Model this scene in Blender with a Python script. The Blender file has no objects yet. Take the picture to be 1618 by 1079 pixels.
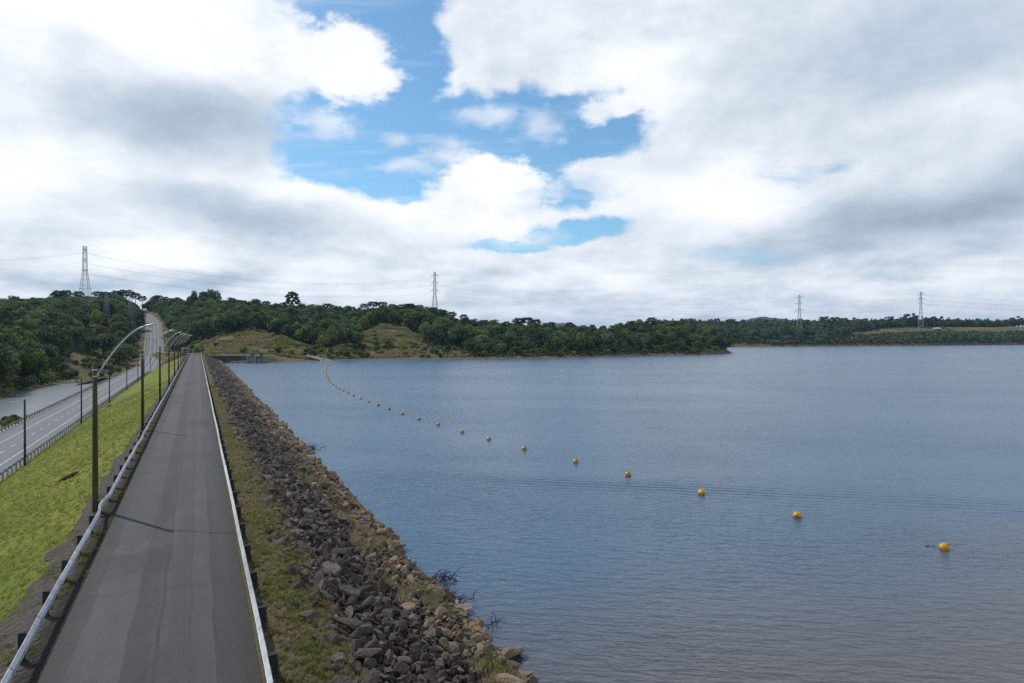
import bpy, math, random
import numpy as np
from mathutils import Vector, Matrix, Euler

random.seed(7)
RNG = np.random.default_rng(7)
scene = bpy.context.scene
COL = scene.collection
R = math.radians

# ------------------------------------------------------------------ frame of the place
# X = across the dam (reservoir side +), Y = along the dam crest, Z = up, crest road at z = 0 (metres)
YAW = R(24.73)
SN, CS = math.sin(YAW), math.cos(YAW)
EYE = 9.14          # height of the drone above the crest
FOC, CX, HY = 1079.0, 809.0, 532.5
WATER_Z, POND_Z, LROAD_Z = -4.0, -9.5, -7.4
SUN_AZ, SUN_EL = R(-31.0), R(46.0)      # azimuth from +Y (negative = towards -X)


def at(col, depth, z=0.0):
    """bearing (as a column of the surveyed view), distance along the view axis, height -> world point"""
    r = (col - CX) / FOC * depth
    return Vector((r * CS + depth * SN, depth * CS - r * SN, z))


def to_view(x, y):
    d = x * SN + y * CS
    r = x * CS - y * SN
    return CX + FOC * r / d, d


# ------------------------------------------------------------------ scene objects
def link(o, parent=None):
    COL.objects.link(o)
    if parent is not None:
        o.parent = parent
    return o


def tag(o, label=None, cat=None, group=None, kind=None):
    if label: o["label"] = label
    if cat: o["category"] = cat
    if group: o["group"] = group
    if kind: o["kind"] = kind
    return o


def empty(name, loc=(0, 0, 0), rz=0.0):
    o = bpy.data.objects.new(name, None)
    o.empty_display_size = 0.3
    o.location = loc
    o.rotation_euler = (0, 0, rz)
    return link(o)


def copy_tree(o, parent=None):
    c = o.copy()
    COL.objects.link(c)
    c.parent = parent
    for ch in list(o.children):
        copy_tree(ch, c)
    return c


class MB:
    """collects vertices and faces; build() links them as ONE mesh object"""
    def __init__(self):
        self.v, self.f, self.mi = [], [], []

    def add(self, verts, faces, mi=0):
        b = len(self.v)
        self.v += [tuple(p) for p in verts]
        self.f += [tuple(i + b for i in fc) for fc in faces]
        self.mi += [mi] * len(faces)
        return self

    def box(self, c, s, rz=0.0, mi=0, top=1.0):
        cx, cy, cz = c
        hx, hy, hz = s[0] / 2, s[1] / 2, s[2] / 2
        cr, sr = math.cos(rz), math.sin(rz)
        vs = []
        for dz in (-1, 1):
            k = top if dz > 0 else 1.0
            for dx, dy in ((-1, -1), (1, -1), (1, 1), (-1, 1)):
                x, y = dx * hx * k, dy * hy * k
                vs.append((cx + x * cr - y * sr, cy + x * sr + y * cr, cz + dz * hz))
        return self.add(vs, [(3, 2, 1, 0), (4, 5, 6, 7), (0, 1, 5, 4), (1, 2, 6, 5), (2, 3, 7, 6), (3, 0, 4, 7)], mi)

    def tube(self, pts, rad, n=8, mi=0, cap=True):
        pts = [Vector(p) for p in pts]
        m = len(pts)
        rads = rad if isinstance(rad, (list, tuple)) else [rad] * m
        vs, fs = [], []
        up = None
        for i, p in enumerate(pts):
            t = (pts[min(i + 1, m - 1)] - pts[max(i - 1, 0)]).normalized()
            if up is None:
                up = Vector((0, 0, 1)) if abs(t.z) < 0.9 else Vector((1, 0, 0))
            a = t.cross(up).normalized()
            up = a.cross(t).normalized()
            for k in range(n):
                an = 2 * math.pi * k / n
                vs.append(p + (a * math.cos(an) + up * math.sin(an)) * rads[i])
        for i in range(m - 1):
            for k in range(n):
                k2 = (k + 1) % n
                fs.append((i * n + k, i * n + k2, (i + 1) * n + k2, (i + 1) * n + k))
        if cap:
            fs.append(tuple(range(n - 1, -1, -1)))
            fs.append(tuple((m - 1) * n + k for k in range(n)))
        return self.add(vs, fs, mi)

    def lathe(self, prof, n=16, mi=0, c=(0, 0, 0)):
        vs, fs = [], []
        for (r, z) in prof:
            for k in range(n):
                a = 2 * math.pi * k / n
                vs.append((c[0] + r * math.cos(a), c[1] + r * math.sin(a), c[2] + z))
        for i in range(len(prof) - 1):
            for k in range(n):
                k2 = (k + 1) % n
                fs.append((i * n + k, i * n + k2, (i + 1) * n + k2, (i + 1) * n + k))
        fs.append(tuple(range(n - 1, -1, -1)))
        fs.append(tuple((len(prof) - 1) * n + k for k in range(n)))
        return self.add(vs, fs, mi)

    def mesh(self, name, mats, smooth=False):
        me = bpy.data.meshes.new(name)
        me.from_pydata(self.v, [], self.f)
        for m in (mats if isinstance(mats, (list, tuple)) else [mats]):
            me.materials.append(m)
        if any(self.mi):
            me.polygons.foreach_set("material_index", self.mi)
        if smooth:
            me.polygons.foreach_set("use_smooth", [True] * len(me.polygons))
        me.update()
        return me

    def build(self, name, mats, parent=None, smooth=False):
        return link(bpy.data.objects.new(name, self.mesh(name, mats, smooth)), parent)


def np_mesh(name, verts, quads, mats, smooth=False, mat_idx=None):
    verts = np.asarray(verts, np.float32)
    quads = np.asarray(quads, np.int32)
    k = quads.shape[1]
    me = bpy.data.meshes.new(name)
    me.vertices.add(len(verts))
    me.vertices.foreach_set("co", verts.ravel())
    me.loops.add(quads.size)
    me.loops.foreach_set("vertex_index", quads.ravel())
    me.polygons.add(len(quads))
    me.polygons.foreach_set("loop_start", np.arange(0, quads.size, k, dtype=np.int32))
    me.polygons.foreach_set("loop_total", np.full(len(quads), k, np.int32))
    for m in (mats if isinstance(mats, (list, tuple)) else [mats]):
        me.materials.append(m)
    if mat_idx is not None:
        me.polygons.foreach_set("material_index", np.asarray(mat_idx, np.int32))
    me.polygons.foreach_set("use_smooth", np.full(len(quads), smooth))
    me.update(calc_edges=True)
    me.validate()
    return me


def grid_faces(nu, nv):
    i = np.arange(nu - 1)[:, None] * nv + np.arange(nv - 1)[None, :]
    return np.stack([i, i + nv, i + nv + 1, i + 1], -1).reshape(-1, 4)


def grid_obj(name, X, Y, Z, mat, smooth=True, flip=False):
    nu, nv = X.shape
    f = grid_faces(nu, nv)
    if flip:
        f = f[:, ::-1]
    return link(bpy.data.objects.new(name, np_mesh(name, np.stack([X, Y, Z], -1).reshape(-1, 3), f, mat, smooth)))


def vnoise(x, y, seed=0):
    """smooth value noise, numpy"""
    x = np.asarray(x, float); y = np.asarray(y, float)
    xi, yi = np.floor(x).astype(np.int64), np.floor(y).astype(np.int64)
    fx, fy = x - xi, y - yi
    fx, fy = fx * fx * (3 - 2 * fx), fy * fy * (3 - 2 * fy)

    def h(a, b):
        n = (a * 374761393 + b * 668265263 + seed * 974711) & 0x7fffffff
        n = ((n ^ (n >> 13)) * 1274126177) & 0x7fffffff
        return ((n ^ (n >> 16)) & 0xffff) / 65535.0
    return (h(xi, yi) * (1 - fx) + h(xi + 1, yi) * fx) * (1 - fy) + (h(xi, yi + 1) * (1 - fx) + h(xi + 1, yi + 1) * fx) * fy


def fbm(x, y, seed=0, o=4):
    s, a, t = 0.0, 0.5, 0.0
    for k in range(o):
        s = s + a * vnoise(x * 2 ** k, y * 2 ** k, seed + k); t += a; a *= 0.5
    return s / t


# ------------------------------------------------------------------ node expressions
class E:
    """a shader socket that can be written as arithmetic"""
    def __init__(s, nt, sock): s.nt, s.s = nt, sock
    def _m(s, op, *o):
        n = s.nt.nodes.new("ShaderNodeMath"); n.operation = op
        for i, x in enumerate((s,) + o):
            put(s.nt, x, n.inputs[i])
        return E(s.nt, n.outputs[0])
    def __add__(s, o): return s._m("ADD", o)
    __radd__ = __add__
    def __sub__(s, o): return s._m("SUBTRACT", o)
    def __rsub__(s, o): return (s * -1.0) + o
    def __mul__(s, o): return s._m("MULTIPLY", o)
    __rmul__ = __mul__
    def __truediv__(s, o): return s._m("DIVIDE", o)
    def __pow__(s, o): return s._m("POWER", o)
    def abs(s): return s._m("ABSOLUTE")
    def sin(s): return s._m("SINE")
    def sqrt(s): return s._m("SQRT")
    def asin(s): return s._m("ARCSINE")
    def exp(s): return s._m("EXPONENT")
    def atan2(s, o): return s._m("ARCTAN2", o)
    def max(s, o): return s._m("MAXIMUM", o)
    def min(s, o): return s._m("MINIMUM", o)
    def smax(s, o, k): return s._m("SMOOTH_MAX", o, k)
    def clamp(s, a=0.0, b=1.0): return s.max(a).min(b)
    def frac(s): return s._m("FRACT")
    def step(s, a, b, lo=0.0, hi=1.0, kind="SMOOTHSTEP"):
        n = s.nt.nodes.new("ShaderNodeMapRange"); n.interpolation_type = kind
        put(s.nt, s, n.inputs[0])
        for i, x in enumerate((a, b, lo, hi)):
            put(s.nt, x, n.inputs[1 + i])
        return E(s.nt, n.outputs[0])


def put(nt, x, sock):
    if isinstance(x, E):
        nt.links.new(x.s, sock)
    elif isinstance(x, bpy.types.NodeSocket):
        nt.links.new(x, sock)
    else:
        if isinstance(x, (tuple, list)) and len(x) == 3 and sock.type == "RGBA":
            x = (*x, 1.0)
        sock.default_value = x


def vec(nt, x, y, z=0.0):
    n = nt.nodes.new("ShaderNodeCombineXYZ")
    for i, a in enumerate((x, y, z)):
        put(nt, a, n.inputs[i])
    return E(nt, n.outputs[0])


def xyz(nt, v):
    n = nt.nodes.new("ShaderNodeSeparateXYZ"); put(nt, v, n.inputs[0])
    return [E(nt, o) for o in n.outputs]


def noise(nt, v, scale=1.0, detail=3.0, rough=0.55, dist=0.0, color=False, lac=2.0):
    n = nt.nodes.new("ShaderNodeTexNoise")
    put(nt, v, n.inputs["Vector"])
    n.inputs["Scale"].default_value = scale
    n.inputs["Detail"].default_value = detail
    n.inputs["Roughness"].default_value = rough
    n.inputs["Lacunarity"].default_value = lac
    n.inputs["Distortion"].default_value = dist
    return E(nt, n.outputs["Color" if color else "Fac"])


def voro(nt, v, scale, out="Distance", feature="F1", rnd=1.0):
    n = nt.nodes.new("ShaderNodeTexVoronoi"); n.feature = feature
    put(nt, v, n.inputs["Vector"]); n.inputs["Scale"].default_value = scale
    n.inputs["Randomness"].default_value = rnd
    return E(nt, n.outputs[out])


def mix(nt, f, a, b, mode="MIX"):
    n = nt.nodes.new("ShaderNodeMix"); n.data_type = "RGBA"; n.blend_type = mode
    put(nt, f, n.inputs["Factor"]); put(nt, a, n.inputs[6]); put(nt, b, n.inputs[7])
    return E(nt, n.outputs[2])


def scalec(nt, c, f):
    n = nt.nodes.new("ShaderNodeVectorMath"); n.operation = "SCALE"
    put(nt, c, n.inputs[0]); put(nt, f, n.inputs["Scale"])
    return E(nt, n.outputs[0])


def pos(nt):
    n = nt.nodes.new("ShaderNodeNewGeometry"); return E(nt, n.outputs["Position"])


def objpos(nt):
    n = nt.nodes.new("ShaderNodeTexCoord"); return E(nt, n.outputs["Object"])


def objrand(nt):
    n = nt.nodes.new("ShaderNodeObjectInfo"); return E(nt, n.outputs["Random"])


def material(name, rough=0.8, color=(0.5, 0.5, 0.5), metal=0.0, spec=0.3):
    m = bpy.data.materials.new(name)
    m.use_nodes = True
    nt = m.node_tree
    b = nt.nodes["Principled BSDF"]
    b.inputs["Base Color"].default_value = (*color, 1)
    b.inputs["Roughness"].default_value = rough
    b.inputs["Metallic"].default_value = metal
    b.inputs["Specular IOR Level"].default_value = spec
    return m, nt, b


def bump(nt, b, h, dist=0.05, strength=1.0):
    n = nt.nodes.new("ShaderNodeBump")
    put(nt, h, n.inputs["Height"]); n.inputs["Distance"].default_value = dist
    n.inputs["Strength"].default_value = strength
    nt.links.new(n.outputs[0], b.inputs["Normal"])


def worn(name, c1, c2, scale=3.0, rough=0.7, metal=0.0, spec=0.3, stretch=(1, 1, 1), rnd=0.25, bmp=0.0):
    """a paint / wood / concrete material mottled between two colours"""
    m, nt, b = material(name, rough, c1, metal, spec)
    v = objpos(nt)
    x, y, z = xyz(nt, v)
    vv = vec(nt, x * stretch[0], y * stretch[1], z * stretch[2])
    n1 = noise(nt, vv, scale, 5, 0.65)
    f = n1.step(0.3, 0.7)
    c = mix(nt, f, c1, c2)
    c = scalec(nt, c, objrand(nt) * rnd + (1 - rnd / 2))
    put(nt, c, b.inputs["Base Color"])
    if bmp:
        bump(nt, b, n1, bmp)
    return m
# ------------------------------------------------------------------ sky: Nishita blue with a broken cloud deck, laid out by bearing and elevation
def build_sky():
    w = bpy.data.worlds.new("World"); scene.world = w; w.use_nodes = True
    nt = w.node_tree; nt.nodes.clear()
    out = nt.nodes.new("ShaderNodeOutputWorld")
    bg = nt.nodes.new("ShaderNodeBackground")
    nt.links.new(bg.outputs[0], out.inputs[0])
    sky = nt.nodes.new("ShaderNodeTexSky"); sky.sky_type = "NISHITA"
    sky.sun_disc = False
    sky.sun_elevation = SUN_EL; sky.sun_rotation = SUN_AZ
    sky.air_density = 1.0; sky.dust_density = 0.35; sky.ozone_density = 2.5
    STR = 0.10
    bg.inputs["Strength"].default_value = STR
    tc = nt.nodes.new("ShaderNodeTexCoord")
    d = E(nt, tc.outputs["Generated"])
    x, y, z = xyz(nt, d)
    rr = x * CS - y * SN
    ff = x * SN + y * CS
    az = rr.atan2(ff)                    # bearing from the valley axis
    el = z.clamp(-1, 1).asin()
    # flattening cloud-deck coordinates: features shrink and flatten towards the horizon
    k = z.max(0.0) + 0.22
    px_, py_ = rr / k, ff / k
    deck = vec(nt, px_, py_, 0.0)
    dome = vec(nt, az * 1.0, el * 1.7, 0.0)
    warp = noise(nt, dome, 5.0, 5, 0.55, color=True)
    wx, wy, _w = xyz(nt, warp)
    warp2 = noise(nt, dome, 21.0, 4, 0.6, color=True)
    wx2, wy2, _w2 = xyz(nt, warp2)
    qa = az + (wx - 0.5) * 0.11 + (wx2 - 0.5) * 0.03
    qe = el + (wy - 0.5) * 0.075 + (wy2 - 0.5) * 0.022

    def ang(px, py):
        a = math.atan((px - CX) / FOC)
        return a, math.atan((HY - py) / math.hypot(FOC, px - CX))

    def ell(cx, cy, rx, ry, rot=0.0, a=qa, e=qe):
        """1 at the centre of a patch of sky, 0 at its rim, negative outside"""
        a0, e0 = ang(cx, cy)
        ra = rx / FOC * math.cos(a0) ** 2
        re = ry / FOC * math.cos(a0)
        da, de = a - a0, e - e0
        c, s = math.cos(R(rot)), math.sin(R(rot))
        u = (da * c + de * s) / ra
        v = (de * c - da * s) / re
        return 1.0 - (u * u + v * v).sqrt()

    def union(lst, kk=0.12):
        g = lst[0]
        for t in lst[1:]:
            g = g.smax(t, kk)
        return g

    gap = union([ell(*t) for t in GAPS])
    cover = union([ell(*t) for t in PUFFS])
    # billow detail (angle space) and thin streaks (deck space)
    bil = noise(nt, dome, 7.0, 9, 0.6)
    fine = noise(nt, dome, 27.0, 9, 0.68)
    strk = noise(nt, vec(nt, px_ * 0.55, py_ * 2.4, 3.0), 2.6, 7, 0.62, dist=0.4)
    # cauliflower lumps: rounded cells at two sizes, their edges folded by the fine noise
    wv_ = nt.nodes.new('ShaderNodeVectorMath'); wv_.operation = 'MULTIPLY_ADD'
    put(nt, noise(nt, dome, 40.0, 5, 0.6, color=True), wv_.inputs[0]); wv_.inputs[1].default_value = (0.030,) * 3; put(nt, dome, wv_.inputs[2])
    lump = (0.55 - voro(nt, wv_.outputs[0], 15.0, feature='SMOOTH_F1')) * 0.65 + (0.55 - voro(nt, wv_.outputs[0], 36.0, feature='SMOOTH_F1')) * 0.42
    det = (bil - 0.5) * 0.8 + (fine - 0.5) * 0.80 + (strk - 0.5) * 0.5 - lump * 0.62 + 0.10
    # overhead and behind: broken cloud with much more blue
    over = el.step(0.46, 0.58)
    patch = noise(nt, deck, 1.7, 6, 0.6)
    gap = gap.smax((over * 1.05 - 0.60) + (patch - 0.36) * 2.2 * over, 0.1)
    opengap = (gap + det * 0.68).step(-0.10, 0.30)
    puff = (cover - det * 1.1).step(-0.06, 0.34)
    wisp = (union([ell(*t) for t in WISPS]) - det * 1.5).step(-0.1, 0.9)
    blue = opengap * (1.0 - puff) * (1.0 - wisp * 0.66)
    # a little thin veil left inside the gaps
    thin = (union([ell(*t) for t in THIN]) + det * 1.3 + (strk - 0.5) * 1.6).step(0.0, 0.9) * 0.55
    blue = blue.max(thin)
    veil = (strk.step(0.50, 0.78) * 0.5 + 0.02)
    blue = blue * (1.0 - veil)
    cloud = (1.0 - blue).clamp()

    # light and shade of the clouds: thick bases grey, rims and sun side white
    grey = None
    for t in GREYS:
        g = ell(*t[:5], a=az + (wx - 0.5) * 0.20, e=el + (wy - 0.5) * 0.11).step(-0.25, 0.95) * t[5]
        grey = g if grey is None else grey + g
    white = None
    for t in WHITES:
        g = ell(*t[:5], a=az + (wx - 0.5) * 0.16, e=el + (wy - 0.5) * 0.10).step(-0.1, 0.9) * t[5]
        white = g if white is None else white + g
    # relief: compare the billows with the same billows a little towards the sun (up and to the left)
    dome2 = vec(nt, az * 1.0 - 0.020, el * 1.7 + 0.036, 0.0)
    bil2 = noise(nt, dome2, 7.0, 9, 0.6)
    relief = (bil - bil2)
    soft = noise(nt, dome, 3.2, 4, 0.5)
    low = noise(nt, vec(nt, az * 1.0, el * 4.0, 9.0), 9.0, 7, 0.6)      # banks low over the horizon
    lowm = el.step(0.20, 0.02)
    rim = cloud.step(0.25, 1.0, 1.0, 0.0)
    L = 0.865 + white - grey * (bil * 1.5 + 0.25) + (lump - 0.2) * (0.10 + rim * 0.22) + relief * (0.50 + rim * 0.35) + (soft - 0.5) * 0.30 + (strk - 0.5) * 0.07 + (fine - 0.5) * 0.13 + rim * 0.04 + (low - 0.5) * 1.15 * lowm
    cr = nt.nodes.new("ShaderNodeValToRGB")
    put(nt, L.clamp(0.0, 1.2) / 1.2, cr.inputs[0])
    el_ = cr.color_ramp.elements
    stops = [(0.30, (0.29, 0.365, 0.455)), (0.60, (0.48, 0.565, 0.66)), (0.80, (0.68, 0.735, 0.80)), (0.95, (0.84, 0.87, 0.92)), (1.12, (0.97, 0.98, 1.0))]
    while len(el_) < len(stops): el_.new(0.5)
    for e_, (p_, c_) in zip(el_, stops):
        e_.position = p_ / 1.2; e_.color = (*c_, 1)
    ccol = scalec(nt, E(nt, cr.outputs[0]), 1.0 / STR)
    skyc = scalec(nt, mix(nt, 1.0, E(nt, sky.outputs[0]), (0.76, 1.08, 1.15), "MULTIPLY"), SKY_GAIN)
    lowhz = el.step(0.16, 0.0) * 0.5
    skyc = mix(nt, lowhz, skyc, (0.62 / STR, 0.72 / STR, 0.84 / STR))
    final = mix(nt, cloud, skyc, ccol)
    put(nt, final, bg.inputs["Color"])
    w.cycles.sampling_method = "MANUAL"
    w.cycles.sample_map_resolution = 512

    sun = bpy.data.lights.new("sun", "SUN")
    sun.energy = 2.5; sun.angle = R(0.53); sun.color = (1.0, 0.955, 0.88)
    so = link(bpy.data.objects.new("sun", sun))
    dirv = Vector((math.sin(SUN_AZ) * math.cos(SUN_EL), math.cos(SUN_AZ) * math.cos(SUN_EL), math.sin(SUN_EL)))
    so.rotation_euler = dirv.to_track_quat("Z", "Y").to_euler()
    so.location = (0, 0, 60)


SKY_GAIN = 1.0
# patches of open blue: centre column, row, half-width, half-height, tilt (surveyed bearings), then white puffs in front of them
GAPS = [(590, -10, 140, 78), (650, 95, 62, 115), (600, 195, 170, 66, 6), (790, 205, 195, 76, 0), (920, 196, 110, 58, -5), (545, 255, 130, 56, -8),
        (640, 285, 130, 36), (890, 285, 52, 50), (908, 366, 90, 27, 8), (800, 397, 85, 12), (620, -120, 150, 120)]
THIN = [(1255, 268, 110, 26, -8), (1170, 408, 110, 16, 2), (890, 300, 70, 40), (1330, 265, 60, 20)]
PUFFS = [(768, 308, 112, 66), (955, 272, 85, 30), (1025, 140, 105, 34, 12), (560, 105, 70, 75), (800, 350, 80, 22)]
WISPS = [(768, 184, 62, 34), (852, 194, 40, 36), (630, 222, 30, 20), (530, 190, 60, 40), (700, 255, 60, 30), (790, 378, 130, 26), (905, 335, 60, 16), (640, 262, 60, 16)]
GREYS = [(300, 190, 210, 105, -10, 0.42), (400, 350, 220, 46, -5, 0.32), (90, 425, 190, 20, 3, 0.30), (350, 445, 130, 20, -4, 0.26),
         (1480, 50, 460, 220, -10, 0.27), (1430, 350, 520, 58, 10, 0.40), (1600, 340, 260, 70, 12, 0.16), (890, 465, 120, 16, 0, 0.14),
         (20, 170, 200, 130, 0, 0.06), (800, 60, 90, 60, 0, 0.06)]
WHITES = [(150, 10, 420, 110, 0, 0.30), (60, 250, 260, 120, 0, 0.18), (430, 270, 330, 70, -6, 0.22), (560, 100, 110, 100, 0, 0.20), (780, 280, 130, 60, 0, 0.22),
          (1130, 300, 190, 75, 4, 0.26), (1010, 120, 130, 70, 0, 0.16), (700, 350, 280, 60, 0, 0.18), (1520, 190, 190, 60, 4, 0.10), (250, 405, 220, 26, 0, 0.2), (1000, 440, 300, 40, 0, 0.10)]
# ------------------------------------------------------------------ ground shapes
# land across the water: for each bearing (column) a row of (distance, height) stations
LAND = [
    (-2400, [(24, -11), (36, -9.3), (70, -3), (150, 9), (330, 17), (520, 12)]),
    (-700, [(60, -11), (90, -9.3), (170, -3), (330, 12), (560, 24), (900, 15)]),
    (-350, [(110, -11), (130, -9.3), (210, -3), (370, 15), (570, 28), (900, 15)]),
    (0,    [(185, -11), (203, -9.3), (290, 1), (430, 17), (590, 30), (900, 20)]),
    (60,   [(232, -11), (252, -9.3), (320, 0), (450, 19), (600, 32), (900, 22)]),
    (100,  [(258, -11), (277, -9.3), (345, -1), (470, 21), (610, 34), (900, 25)]),
    (150,  [(285, -11), (303, -9.2), (365, -3), (490, 23), (640, 36), (900, 26)]),
    (190,  [(295, -9.6), (315, -8.8), (370, -5), (500, 20), (680, 38), (950, 28)]),
    (215,  [(300, -9), (335, -8), (400, -4), (520, 15), (720, 40), (950, 30)]),
    (245,  [(300, -8.5), (345, -7.4), (424, -2), (540, 15), (760, 43), (1000, 32)]),
    (270,  [(300, -8), (350, -5), (400, -1.5), (520, 14), (700, 37), (950, 30)]),
    (312,  [(330, -3), (366, -0.25), (400, 0.3), (470, 9), (680, 37), (900, 28)]),
    (330,  [(340, -9), (357, -0.5), (386, 0.6), (425, 5), (660, 35), (900, 26)]),
    (345,  [(350, -9), (356, -0.6), (385, 0.6), (420, 7.5), (650, 33), (900, 25)]),
    (400,  [(351, -9), (356, -0.6), (382, 0.4), (424, 11.4), (640, 30), (900, 22)]),
    (432,  [(352, -9), (357, -0.8), (384, 0.2), (424, 10), (635, 29), (900, 21)]),
    (442,  [(345, -8), (362, -4), (384, -0.2), (424, 9), (632, 29), (900, 21)]),
    (475,  [(348, -8), (366, -4), (390, -0.6), (425, 5), (628, 27.5), (900, 20)]),
    (520,  [(362, -8), (380, -4), (396, -1), (440, 2.5), (620, 26), (900, 18)]),
    (560,  [(375, -7), (392, -4), (425, 0.6), (470, 7), (600, 24), (850, 12)]),
    (600,  [(382, -7), (400, -4), (428, 0.5), (498, 17), (590, 26.5), (850, 12)]),
    (640,  [(386, -7), (406, -4), (432, 0.5), (500, 16), (585, 25.5), (850, 12)]),
    (680,  [(390, -7), (410, -4), (440, 0), (500, 11), (578, 23), (850, 10)]),
    (720,  [(392, -7), (412, -4), (440, -0.5), (500, 8), (560, 16), (850, 5)]),
    (760,  [(395, -7), (415, -4), (440, -1), (490, 4), (550, 9.5), (750, 2)]),
    (830,  [(400, -7), (420, -4), (445, -1), (490, 4), (540, 10.5), (750, 0)]),
    (900,  [(410, -7), (432, -4), (455, -1), (490, 3), (540, 7.5), (750, -2)]),
    (960,  [(440, -7), (458, -4), (478, -1), (510, 3), (550, 8), (720, -4)]),
    (1030, [(470, -7), (488, -4), (505, -0.5), (540, 6), (580, 12), (720, -5)]),
    (1090, [(485, -7), (503, -4), (518, -1), (545, 5), (575, 10), (700, -7)]),
    (1130, [(508, -7), (525, -4), (535, -1.5), (555, 2), (575, 5), (650, -8)]),
    (1150, [(538, -7), (551, -4), (556, -2.6), (566, -1.5), (576, -2.2), (620, -8)]),
    (1166, [(545, -8), (555, -7), (562, -6.5), (570, -7), (580, -8), (640, -9)]),
    (1240, [(545, -9), (555, -9), (562, -9), (570, -9), (580, -9), (640, -9)]),
]
FAR = [
    (980,  [(860, -7), (885, -4), (905, 0), (980, 8), (1150, 22), (1600, 12)]),
    (1160, [(890, -7), (915, -4), (930, -1), (1000, 8), (1150, 22), (1600, 12)]),
    (1250, [(920, -7), (945, -4), (960, 0), (1040, 9), (1180, 24), (1700, 14)]),
    (1330, [(955, -7), (980, -4), (1000, 2), (1060, 10), (1200, 24), (1700, 14)]),
    (1400, [(985, -7), (1013, -4), (1038, 5), (1096, 16), (1180, 25), (1700, 14)]),
    (1455, [(1010, -7), (1040, -4), (1065, 6), (1120, 17), (1205, 27), (1700, 14)]),
    (1530, [(1060, -7), (1085, -4), (1110, 6), (1162, 17.5), (1250, 28), (1800, 14)]),
    (1618, [(1105, -7), (1134, -4), (1160, 6), (1208, 18), (1300, 29), (1800, 14)]),
    (2100, [(1350, -7), (1380, -4), (1410, 6), (1450, 20), (1600, 26), (2200, 14)]),
]


def table(tb):
    c = np.array([t[0] for t in tb], float)
    D = np.array([[p[0] for p in t[1]] for t in tb], float)
    Z = np.array([[p[1] for p in t[1]] for t in tb], float)
    return c, D, Z


def stations(tb, col):
    c, D, Z = tb
    col = np.clip(np.asarray(col, float), c[0], c[-1])
    Dk = np.stack([np.interp(col, c, D[:, k]) for k in range(D.shape[1])], -1)
    Zk = np.stack([np.interp(col, c, Z[:, k]) for k in range(Z.shape[1])], -1)
    return Dk, Zk


def height(tb, col, dep):
    Dk, Zk = stations(tb, col)
    dep = np.asarray(dep, float)
    z = np.where(dep <= Dk[..., 0], Zk[..., 0], Zk[..., -1])
    for k in range(Dk.shape[-1] - 1):
        t = (dep - Dk[..., k]) / (Dk[..., k + 1] - Dk[..., k])
        ts = t * t * (3 - 2 * t) * 0.5 + t * 0.5
        z = np.where((t > 0) & (t <= 1), Zk[..., k] * (1 - ts) + Zk[..., k + 1] * ts, z)
    return z


T_LAND, T_FAR = table(LAND), table(FAR)

# the main road at the foot of the dam: straight, then up the hillside and round a bend
ROAD = [Vector((-25.6, y, LROAD_Z)) for y in (-60, 0, 60, 120, 180, 240, 300, 340)]
ROAD += [at(231, 350, -7.0), at(239, 385, -4.9), at(243.5, 424, -1.5), at(244.5, 480, 6.6), at(244, 540, 15.6), at(243, 590, 21.8), at(237, 635, 26.9), at(225, 690, 33.4), at(200, 760, 39)]


def smooth_path(pts, n=10):
    out = []
    for i in range(len(pts) - 1):
        p0, p1, p2, p3 = pts[max(i - 1, 0)], pts[i], pts[i + 1], pts[min(i + 2, len(pts) - 1)]
        for k in range(n):
            t = k / n
            out.append(0.5 * ((2 * p1) + (p2 - p0) * t + (2 * p0 - 5 * p1 + 4 * p2 - p3) * t * t + (3 * p1 - p0 - 3 * p2 + p3) * t ** 3))
    out.append(pts[-1])
    return out


ROADP = smooth_path(ROAD)
ACCESS = smooth_path([at(250, 436, -0.3), at(262, 425, -0.6), at(276, 408, -0.4), at(292, 392, -0.2), at(303, 380, -0.05), at(309, 372, 0.0)], 6)


def near_path(x, y, path):
    P = np.array([(p.x, p.y, p.z) for p in path])
    x = np.asarray(x, float); y = np.asarray(y, float)
    best = np.full(x.shape, 1e9); bz = np.zeros(x.shape)
    for i in range(len(P) - 1):
        a, b = P[i], P[i + 1]
        d = b[:2] - a[:2]; L = max(d @ d, 1e-9)
        t = np.clip(((x - a[0]) * d[0] + (y - a[1]) * d[1]) / L, 0, 1)
        dd = np.hypot(x - a[0] - t * d[0], y - a[1] - t * d[1])
        m = dd < best
        best = np.where(m, dd, best); bz = np.where(m, a[2] + t * (b[2] - a[2]), bz)
    return best, bz


# cross-section of the dam: x, z
LEFT_PROF = [(-4.15, -0.10), (-5.0, -0.16), (-5.9, -0.42), (-20.1, -7.30), (-20.9, LROAD_Z - 0.06)]
RIGHT_PROF = [(1.60, -0.06), (2.4, -0.10), (3.7, -0.32), (11.34, -4.0), (17.0, -6.9), (24.0, -10.5)]
DAM_END = 398.0


def dam_z(x):
    xs = [-40, -33.5, -30.4, -30.3, -20.9, -20.1, -5.9, -4.15, 1.6, 3.7, 11.34, 24.0, 200]
    zs = [-11, -9.9, -7.7, -7.55, -7.55, -7.30, -0.42, -0.1, -0.06, -0.32, -4.0, -10.5, -11]
    return np.interp(x, xs, zs)


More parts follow.
